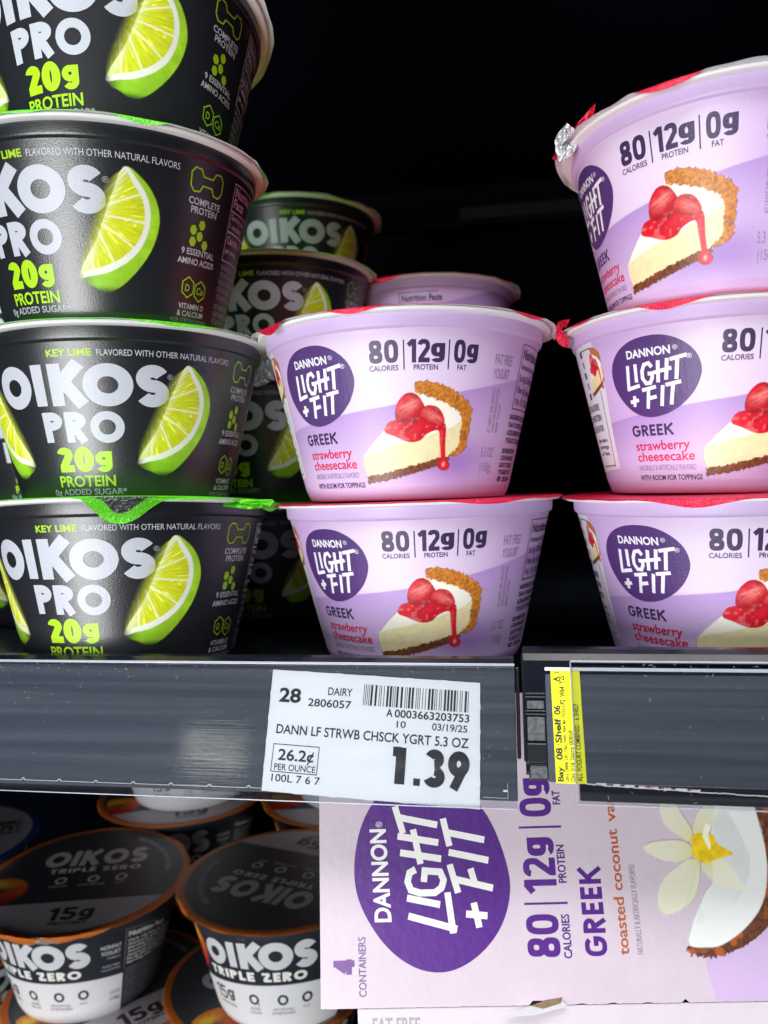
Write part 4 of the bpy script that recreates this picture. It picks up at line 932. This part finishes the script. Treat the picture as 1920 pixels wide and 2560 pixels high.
def tt(s, x0, x1, y, h, b=.018): P.text(s, x0, x1, -y, h, b, BK)
tt("28", 2.6, 8.5, 8.1, 3.4, .03); tt("DAIRY", 15.7, 22.2, 5.6, 1.9, .012); tt("2806057", 10.6, 22.2, 8.75, 1.9, .014)
tt("A", 31.5, 33.2, 10.0, 1.9, .018); tt("0003663203753", 33.7, 52.8, 10.0, 1.85, .016); tt("10", 34.4, 36.8, 12.5, 1.6, .012); tt("03/19/25", 43.5, 52.4, 12.5, 1.65, .014)
tt("DANN LF STRWB CHSCK YGRT 5.3 OZ", 2.9, 52.9, 16.2, 2.25, .014)
tt("26.2¢", 4.2, 13.7, 22.7, 2.6, .02); tt("PER OUNCE", 3.5, 14.4, 25.2, 1.5, .01); tt("100L 7 6 7", 3.1, 15.9, 28.0, 1.75, .01)
P.frame(2.7, -25.65, 14.85, -18.9, .2, BK)
P.word("1", 34.0, 37.4, -26.1, -17.3, .27, BK, p=3.0, ws={'1': .36}); P.rect(39.6, -26.1, 41.3, -24.4, BK); P.word("3", 42.2, 47.4, -26.2, -17.1, .25, BK); P.word("9", 48.0, 53.4, -26.2, -17.1, .25, BK)
g = random.Random(12); x = 25.2; bars = [(.14, .33)]*4+[(.62, .6), (.62, .5)]
pat = [1, 1, 1, 1, 4, 0, 4, 0, 1, 1, 0, 1, 0, 4, 4, 1, 1, 4, 0, 4, 0, 1, 1, 4, 4, 0, 1, 1, 1, 0, 1, 0, 1, 0, 4, 4, 1, 1, 0, 1, 1, 0, 4, 4, 4, 4, 1, 0, 1, 1, 0, 4, 1]
tw = sum((.0 if p_ == 0 else (.16 if p_ == 1 else .5))+.27 for p_ in pat); k = 27.5/tw
for p_ in pat:
    wd = 0 if p_ == 0 else (.16 if p_ == 1 else .5)
    if wd: P.rect(x, -7.6, x+wd*k, -2.3, BK)
    x += (wd+.27)*k
under(P.build('tag_lettering', lambda a, b, l: np.array([tag_pt(u, -v, .6+.06*l) for u, v in zip(a, b)]), M['ink_paper'], None), T)

# yellow shelf label, text running upwards
Y = empty('shelf_label', rail_pt(10.3, .5, .2)); tag(Y, "yellow shelf label with sideways black text, slid into the left end of the right rail", 'label')
bpy.context.view_layer.update()
under(rail_box('label_paper', 10.3, 17.45, .55, 27.4, .40, .55, M['yellow'], None, 0, x0b=10.65, x1b=17.85), Y)
P = Print()
def up(s, xb, y0, y1, h, b=.02, jit=0):
    v, f = text_mesh(s, b); lo, hi = v[:, 0].min(), v[:, 0].max(); k = (y1-y0)/(hi-lo)
    P.raw([(xb-bb*h/CAPH+(-(a-lo)*k)*.013+.0, -(27.2-y0)+(a-lo)*k) for a, bb in v], f, BK, 1)
up("Bay", 12.4, .2, 3.6, 1.3, .03); up("08", 12.4, 5.2, 8.0, 1.45, .03); up("'", 12.7, 8.6, 8.8, 1.4, .01); up("Shelf", 12.35, 9.2, 15.0, 1.45, .03); up("06", 12.3, 15.9, 18.1, 1.45, .03); up("A", 12.2, 24.0, 25.2, 1.3, .03); up("I", 12.4, 26.2, 26.4, 1.2, .01)
up("D016_L00000_D01_C062_VW01_F044_MX_7523312", 13.7, .3, 18.0, .8, .012); up("P2  Wk4  Y25", 13.65, 18.4, 25.4, 1.3, .018)
up("Div 016 Store 00858", 15.15, .3, 12.2, .95, .012); up("ALL YOGURT COMBINED - 6 SHELF", 16.9, .3, 18.6, 1.1, .015)
under(P.build('label_lettering', lambda a, b, l: np.array([rail_pt(u, -v, .55+.06*l) for u, v in zip(a, b)]), M['ink_paper'], None), Y)

# ------------------------------------------------------------------ the big carton
P0 = Vector((-.00951019, .21360739, -.06163572)); cn = Vector((.11112594, -.95064032, .28971367)); ca = Vector((.99250287, .1210856, .01662345)); cb = Vector((-.05088308, .28569436, .95696899))
Mc = Matrix(((ca.x, cb.x, cn.x, P0.x), (ca.y, cb.y, cn.y, P0.y), (ca.z, cb.z, cn.z, P0.z), (0, 0, 0, 1)))
KT = empty('yogurt_carton'); KT.matrix_world = Mc; tag(KT, "large pale pink carton of toasted coconut yogurt standing on its side below the right rail", 'carton')
def jag(x0, x1, y, n, a, g, slots=()):
    o = []
    for i in range(n+1):
        x = x0+(x1-x0)*i/n; yy = y+g.uniform(-a, a)
        for s0, s1, dp in slots:
            if s0 <= x <= s1: yy += dp
        o.append((x, yy))
    return o
g = random.Random(6)
out = jag(-45, 112, -26.2, 150, .05, g, ((12.0, 20.5, 1.1), (52.4, 54.0, .9), (25, 27, .25), (33, 35.4, .25), (42, 44, .2)))+[(112, 56), (-45, 56)]
P = Print(); P.poly([(a/1000, b/1000) for a, b in out], (1, 1, 1)); v, f, _, _ = P.items[0]
n = len(v); th_ = .0006; V = [(a, b, 0) for a, b in v]+[(a, b, -th_) for a, b in v]
F = [tuple(q) for q in f]+[tuple(i+n for i in q)[::-1] for q in f]; m_ = len(out)
fb = {}
for q in f:
    for i in range(len(q)):
        e = (q[i], q[(i+1) % len(q)]); fb[e] = fb.get(e, 0)+1
for (a, b) in list(fb):
    if (b, a) not in fb: F.append((a, b, b+n, a+n))
CP = lin((210, 195, 207)); cols = [CP]*(2*n)
fp = mesh_obj('front_panel', V, F, M['carton'], KT, cols)
bm = bmesh.new(); bm.from_mesh(fp.data); bmesh.ops.recalc_face_normals(bm, faces=bm.faces[:]); bm.to_mesh(fp.data); bm.free()
bevel(mesh_obj('side_panels', *box_data(-.0448, .112, -.025, .0558, -.046, -.0008), M['carton_side'], KT), .0006)
# lower panel folds away under the front
ag = R(14); lo_ = lambda x, d, off=0: (x/1000, -.0265-d/1000*math.cos(ag), -.0006-d/1000*math.sin(ag)+off/1000)
V = [lo_(-35, 0), (.112, -.0265, -.0006), lo_(112, 45), lo_(-35, 45)]; V2 = [(a, b, c-.0006) for a, b, c in V]
lp = mesh_obj('lower_panel', V+V2, [(0, 3, 2, 1), (4, 5, 6, 7), (0, 1, 5, 4), (3, 7, 6, 2), (0, 4, 7, 3), (1, 2, 6, 5)], M['carton'], KT, [lin((220, 210, 219))]*8)
bm = bmesh.new(); bm.from_mesh(lp.data); bmesh.ops.recalc_face_normals(bm, faces=bm.faces[:]); bm.to_mesh(lp.data); bm.free()
P = Print(); P.text("FAT FREE", -31, -18, 0-6.6, 4.0, .02, lin((170, 165, 172)))
P.build('lettering', lambda a, b, l: np.array([lo_(u, -v, .08) for u, v in zip(a, b)]), M['ink_paper'], lp)
mesh_obj('torn_board', [(.0119, -.0262, .0002), (.0150, -.0265, .0016), (.0200, -.0252, .0012), (.0206, -.0244, .0003), (.0160, -.0250, .0001)], [(0, 1, 2, 3, 4)], M['board_raw'], KT)
mesh_obj('torn_flap', [(.0040, -.0285, .0012), (.0120, -.0276, .0030), (.0215, -.0262, .0014), (.0205, -.0252, .0002), (.0120, -.0262, .0002)], [(0, 1, 2, 3, 4)], M['paper'], KT)
CPU = lin((84, 32, 132)); P = Print()
# lilac area
P.poly([(59.8, -15.0), (112, 6), (112, -26.0), (61.3, -26.0)], lin((206, 180, 220)), 1)
P.poly([(-45, 34), (-45, 10), (-45, -26)], CP, 1)
# oval logo, reading upwards
# cup-label logo frame -> carton: centre (-22.3, 31.7)
LG = smooth_poly([(8.6, 3.5), (7.3, 12.0), (3.6, 21.5), (-2.5, 29.0), (-10.6, 33.5), (-19.5, 33.6), (-27.0, 29.0), (-32.5, 21.0), (-35.0, 11.0), (-34.4, 2.0), (-30.6, -6.0), (-25.0, -12.6), (-18.0, -16.8), (-10.4, -17.7), (-3.4, -15.2), (2.8, -10.2), (6.8, -4.0)], 5)
P.poly(LG, CPU, 2)
WH = lin((244, 244, 240)); up_ = lambda X, Yv: (X, Yv)
v, f_ = text_mesh("DANNON", .03); lo, hi = v[:, 0].min(), v[:, 0].max()
P.raw([(-25.1-bb*4.35/CAPH+(a-lo)/(hi-lo)*-.9+.0, -5.0+(a-lo)/(hi-lo)*24.2) for a, bb in v], f_, WH, 3)
v, f_ = text_mesh("®", .0); P.raw([(-26.8-bb*1.8/CAPH, 19.7+a*2.0) for a, bb in v], f_, WH, 3)
polys = []
def st(pts, w=1.8):
    for q in strip(pts, False, w): polys.append([(a[0], a[1]) for a in q])
st([(-20.2, -3.6), (-6.8, -7.2)]); st([(-7.9, -8.2), (-9.0, 2.2)])
st([(-20.4, 1.0), (-11.2, -.9)])
st([(-17.7, 8.3), (-19.4, 7.5), (-20.1, 5.2), (-19.2, 3.0), (-16.7, 2.2), (-12.5, 2.2), (-10.6, 3.4), (-9.9, 5.4), (-10.8, 7.5), (-15.1, 7.9), (-15.5, 5.0)])
st([(-21.9, 12.8), (-10.3, 10.9)]); st([(-22.5, 17.2), (-10.9, 15.2)]); st([(-18.0, 18.9), (-16.2, 9.7)])
st([(-23.0, 25.2), (-20.9, 17.9)]); st([(-22.0, 22.2), (-11.0, 19.9)])
st([(-4.1, -3.4), (1.8, -4.0)]); st([(-1.8, -.6), (-.6, -6.9)])
st([(-6.0, 2.0), (-8.0, 9.4)]); st([(-7.3, 5.7), (3.8, 3.0)]); st([(-1.2, 4.4), (-2.2, 8.2)])
st([(-8.1, 12.6), (3.0, 10.2)])
st([(-7.8, 14.2), (-9.3, 21.6)]); st([(-8.6, 17.9), (2.2, 15.6)])
P.union(polys, WH, 3)
def rot_word(s, x0, x1, y0, y1, t, col, **kw):   # x0..x1 glyph height direction, y0..y1 reading direction (upwards)
    Q = Print(); Q.word(s, 0, y1-y0, 0, x1-x0, t, col, **kw); v, f2, c, l = Q.items[0]
    P.raw([(x1-b, y0+a) for a, b in v], f2, col, 2)
def rot_text(s, xb, y0, y1, h, b, col, layer=2):
    v, f2 = text_mesh(s, b); lo, hi = v[:, 0].min(), v[:, 0].max(); k = (y1-y0)/(hi-lo); P.raw([(xb-bb*h/CAPH, y0+(a-lo)*k) for a, bb in v], f2, col, layer)
rot_word("80", 12.3, 21.2, -14.6, -4.0, .19, CPU, gap=.1, p=2.8); rot_word("12", 12.6, 21.6, 1.4, 10.4, .19, CPU, gap=.1, p=2.8, ws={'1': .42})
rot_word("g", 12.5, 19.4, 11.0, 15.8, .22, CPU, p=2.8); rot_word("0", 12.8, 21.8, 21.4, 26.4, .19, CPU, p=2.8); rot_word("g", 12.7, 19.6, 27.0, 31.8, .22, CPU, p=2.8)
for y in (-1.25, 18.55): P.rect(12.2, y-.25, 24.2, y+.25, CPU, 2)
rot_text("CALORIES", 24.2, -15.0, -4.1, 2.1, .015, CPU); rot_text("PROTEIN", 24.4, 3.9, 13.7, 2.1, .015, CPU); rot_text("FAT", 24.5, 24.5, 28.2, 2.1, .015, CPU)
rot_word("GREEK", 27.9, 33.9, -14.6, 8.0, .21, CPU, gap=.16, p=2.7)
rot_text("vanilla", 39.7, 19.4, 33.0, 2.75, .010, lin((186, 98, 44))); rot_text("toasted coconut", 39.7, -14.5, 17.4, 2.75, .010, lin((186, 98, 44))); rot_text("NATURALLY & ARTIFICIALLY FLAVORED", 43.5, -14.4, 8.0, 1.55, .002, lin((178, 162, 180)))
rot_word("4", -41.4, -35.6, -17.9, -14.2, .26, lin((120, 80, 150))); rot_text("CONTAINERS", -32.4, -23.4, -8.7, 2.0, .004, lin((128, 94, 150)))
mpc = lambda a, b, l: np.stack([np.asarray(a)/1000, np.asarray(b)/1000, .00007*l+0*np.asarray(a)], 1)
P.build('lettering', mpc, M['carton'], fp)
def paint_flower(X, Y, C, A, d):
    n1 = vnoise(X, Y, 1.2, 41); n2 = vnoise(X, Y, 4.5, 42); n3 = vnoise(X, Y, .5, 43)
    wj = (n3-.5)*1.0
    sh = np.array(lin((104, 62, 44)))[None, None]*(.6+.8*n3)[..., None]
    k = ss(.55, .8, vnoise(X, Y, 2.0, 44))[..., None]; sh = sh*(1-k)+np.array(lin((176, 92, 50)))*k
    over(C, A, sh, cover(smooth_poly(shell, 4), X+wj, Y+wj, d))
    wh = np.array(lin((236, 240, 236)))[None, None]*(.97+.05*n2)[..., None]; over(C, A, wh, cover(smooth_poly(coc, 4), X, Y, d))
    cw = cover(smooth_poly(cocin, 4), X, Y, d); over(C, A, lin((214, 220, 218)), cw*.75*ss(-6, 12, Y+.4*(X-65)))
    over(C, A, lin((205, 214, 208)), cw*ss(.5, .8, n2)*.3)
    for P_, (tx, ty) in ((pet4, (54, 24)), (pet5, (69, 25)), (pet1, (46, 12)), (pet2, (50, -4)), (pet3, (73, 0))):
        q = cover(smooth_poly(P_, 5), X, Y, d); dist = np.hypot(X-63, Y-12)
        along = vnoise((np.arctan2(Y-12, X-63))*9, dist*.12, 1.0, 45)
        c = np.array(lin((242, 242, 216)))[None, None]*(.94+.08*along)[..., None]; t = ss(9, 2, dist)[..., None]*.55
        c = c*(1-t)+np.array(lin((226, 224, 120)))*t
        g_ = (ss(.45, .9, along)*.35)[..., None]; c = c*(1-g_)+np.array(lin((214, 222, 168)))*g_
        over(C, A, c, q*(.88))
    cc = np.array(lin((244, 208, 30)))[None, None]*(.78+.35*n1)[..., None]; over(C, A, cc, cover(smooth_poly(cen, 4), X, Y, d))
    over(C, A, lin((250, 248, 226)), cover(stam, X+.3*(n3-.5), Y, d))
picture('flower_and_coconut_picture', 45, 88, -17, 34, .28, paint_flower, mpc, M['ink_pic'], fp, 3)

# ------------------------------------------------------------------ lower shelf: peach cups
Pk = 'peach'
cup('tz', (-.2048, .3418, -0.1783, -3.0, 3.0, 1.0), "peach yogurt cup at the left with lid lettering upright and torn orange foil in front", 61, lidprint=Pk, droop=.001, ov=.0012)
PC1 = bpy.context.scene.objects
c1 = [o for o in COL.objects if o.get('label', '').startswith('peach yogurt cup at the left')][0]
c1l = [c for c in c1.children if c.name.startswith('foil_lid')][0]
c2, c2l = cup('tz', (-.1040, .3400, -0.1728, 0, .3, -.8), "peach yogurt cup beside the carton with its lid lettering upside down", 62, lidprint=Pk, droop=.0008, ov=.0010)
for lidp, a in ((c1l, 18), (c2l, 164)):
    for c in lidp.children: c.rotation_euler = (0, 0, R(a))
cup('tz', (-.1940, .4310, -0.1728, 8), "orange rimmed peach cup in the second row carrying another cup on its lid", 63, lidprint=Pk, droop=.0004)[1]
cup('tz', (-.0964, .4376, -0.1728, -8), "peach cup in the second row beside the carton, mostly behind another cup's lid", 64, lidprint=Pk, droop=.0004)
cup('tz', (-.1900, .4330, -0.1203, 28), "white bottomed peach cup standing on the orange rimmed lid behind the left peach cup", 65)
cup('tz', (-.0910, .4400, -0.1203, 12), "white bottomed peach cup just left of the carton, mostly behind the price rail", 66)
cup('tz', (-.2965, .3550, -0.1728, 120), "blue rimmed yogurt cup at the left edge below the price rail", 67, foil='blue_foil', lidprint='plain', droop=.0004)
cup('tz', (-.1160, .3460, -0.2253, 40), "peach cup under the one beside the carton, its orange lid edge showing", 68, lidprint=Pk, droop=.0003, ov=.0004)
cup('tz', (-.1930, .3400, -0.2303, 30), "peach cup at the bottom left corner, carrying the left peach cup on its printed lid", 69, lidprint=Pk, droop=.0006, ov=.0008)
cup('tz', (-.1480, .4290-.0, -0.2253, 52), "peach cup low in the gap between the two front peach cups, half hidden", 70, lidprint=Pk)
cup('tz', (-.2960, .3600, -0.2253, 60), "peach cup supporting the blue rimmed cup at the left edge", 71, lidprint=Pk)
cup('tz', (-.0190, .3560, -0.2253, 15), "peach cup behind the bottom left corner of the carton, only its lid picture showing", 72, lidprint=Pk)
ot = patch_on_cup('foil_tab', smooth_poly([(-14, 52), (-8, 50.5), (-3, 47.6), (1, 46.6), (5, 47.8), (6.4, 50.2), (6.8, 52)], 4), M['orange_foil'], c1l, .0022, .7, .3, 4)
patch_on_cup('foil_tab', smooth_poly([(8, 52), (10, 50.4), (16, 48.6), (18.4, 49.4), (24, 51.2), (26, 52)], 4), M['orange_foil'], c1l, .0022, .7, .3, 5)
patch_on_cup('bare_foil', smooth_poly([(5.0, 52), (5.4, 48.6), (8.2, 47.9), (13.0, 48.0), (16.5, 48.8), (14, 50.8), (12, 52)], 4), M['silver_foil'], c1l, .0018, .6, .5, 6)

# ------------------------------------------------------------------ the dark case
def struct(name, v, f, m): return tag(mesh_obj(name, v, f, m), kind='structure')
struct('case_back_wall', *box_data(-.75, .75, .72, .74, -.45, .55), M['case'])
struct('lower_shelf_deck', *box_data(-.6, .6, .22, .72, -.2395, -.2330), M['case'])
US = tag(empty('shading_shelf', (0, .3, .335)), "unseen black shelf overhead, added to shade the rear cups", 'shelf')
bpy.context.view_layer.update()
under(mesh_obj('shelf_board', *box_data(-.7, .7, .225, .72, .335, .343), M['case']), US)  # added slab, its front edge set to keep overhead light off the rear cups
BR = tag(empty('back_rail', (-.02, .6, .27)), "dim dark bar across the back of the case with small slots in it", 'rail')
bpy.context.view_layer.update()
under(bevel(mesh_obj('bar', *box_data(-.11, .32, .60, .612, .258, .276), M['case']), .002), BR)
under(mesh_obj('slot_plate', *box_data(-.03, .10, .5985, .5998, .262, .271), M['bracket']), BR)
for o in list(bpy.data.objects):
    if o.type == 'MESH' and len(o.data.materials) == 0: print('no material', o.name)
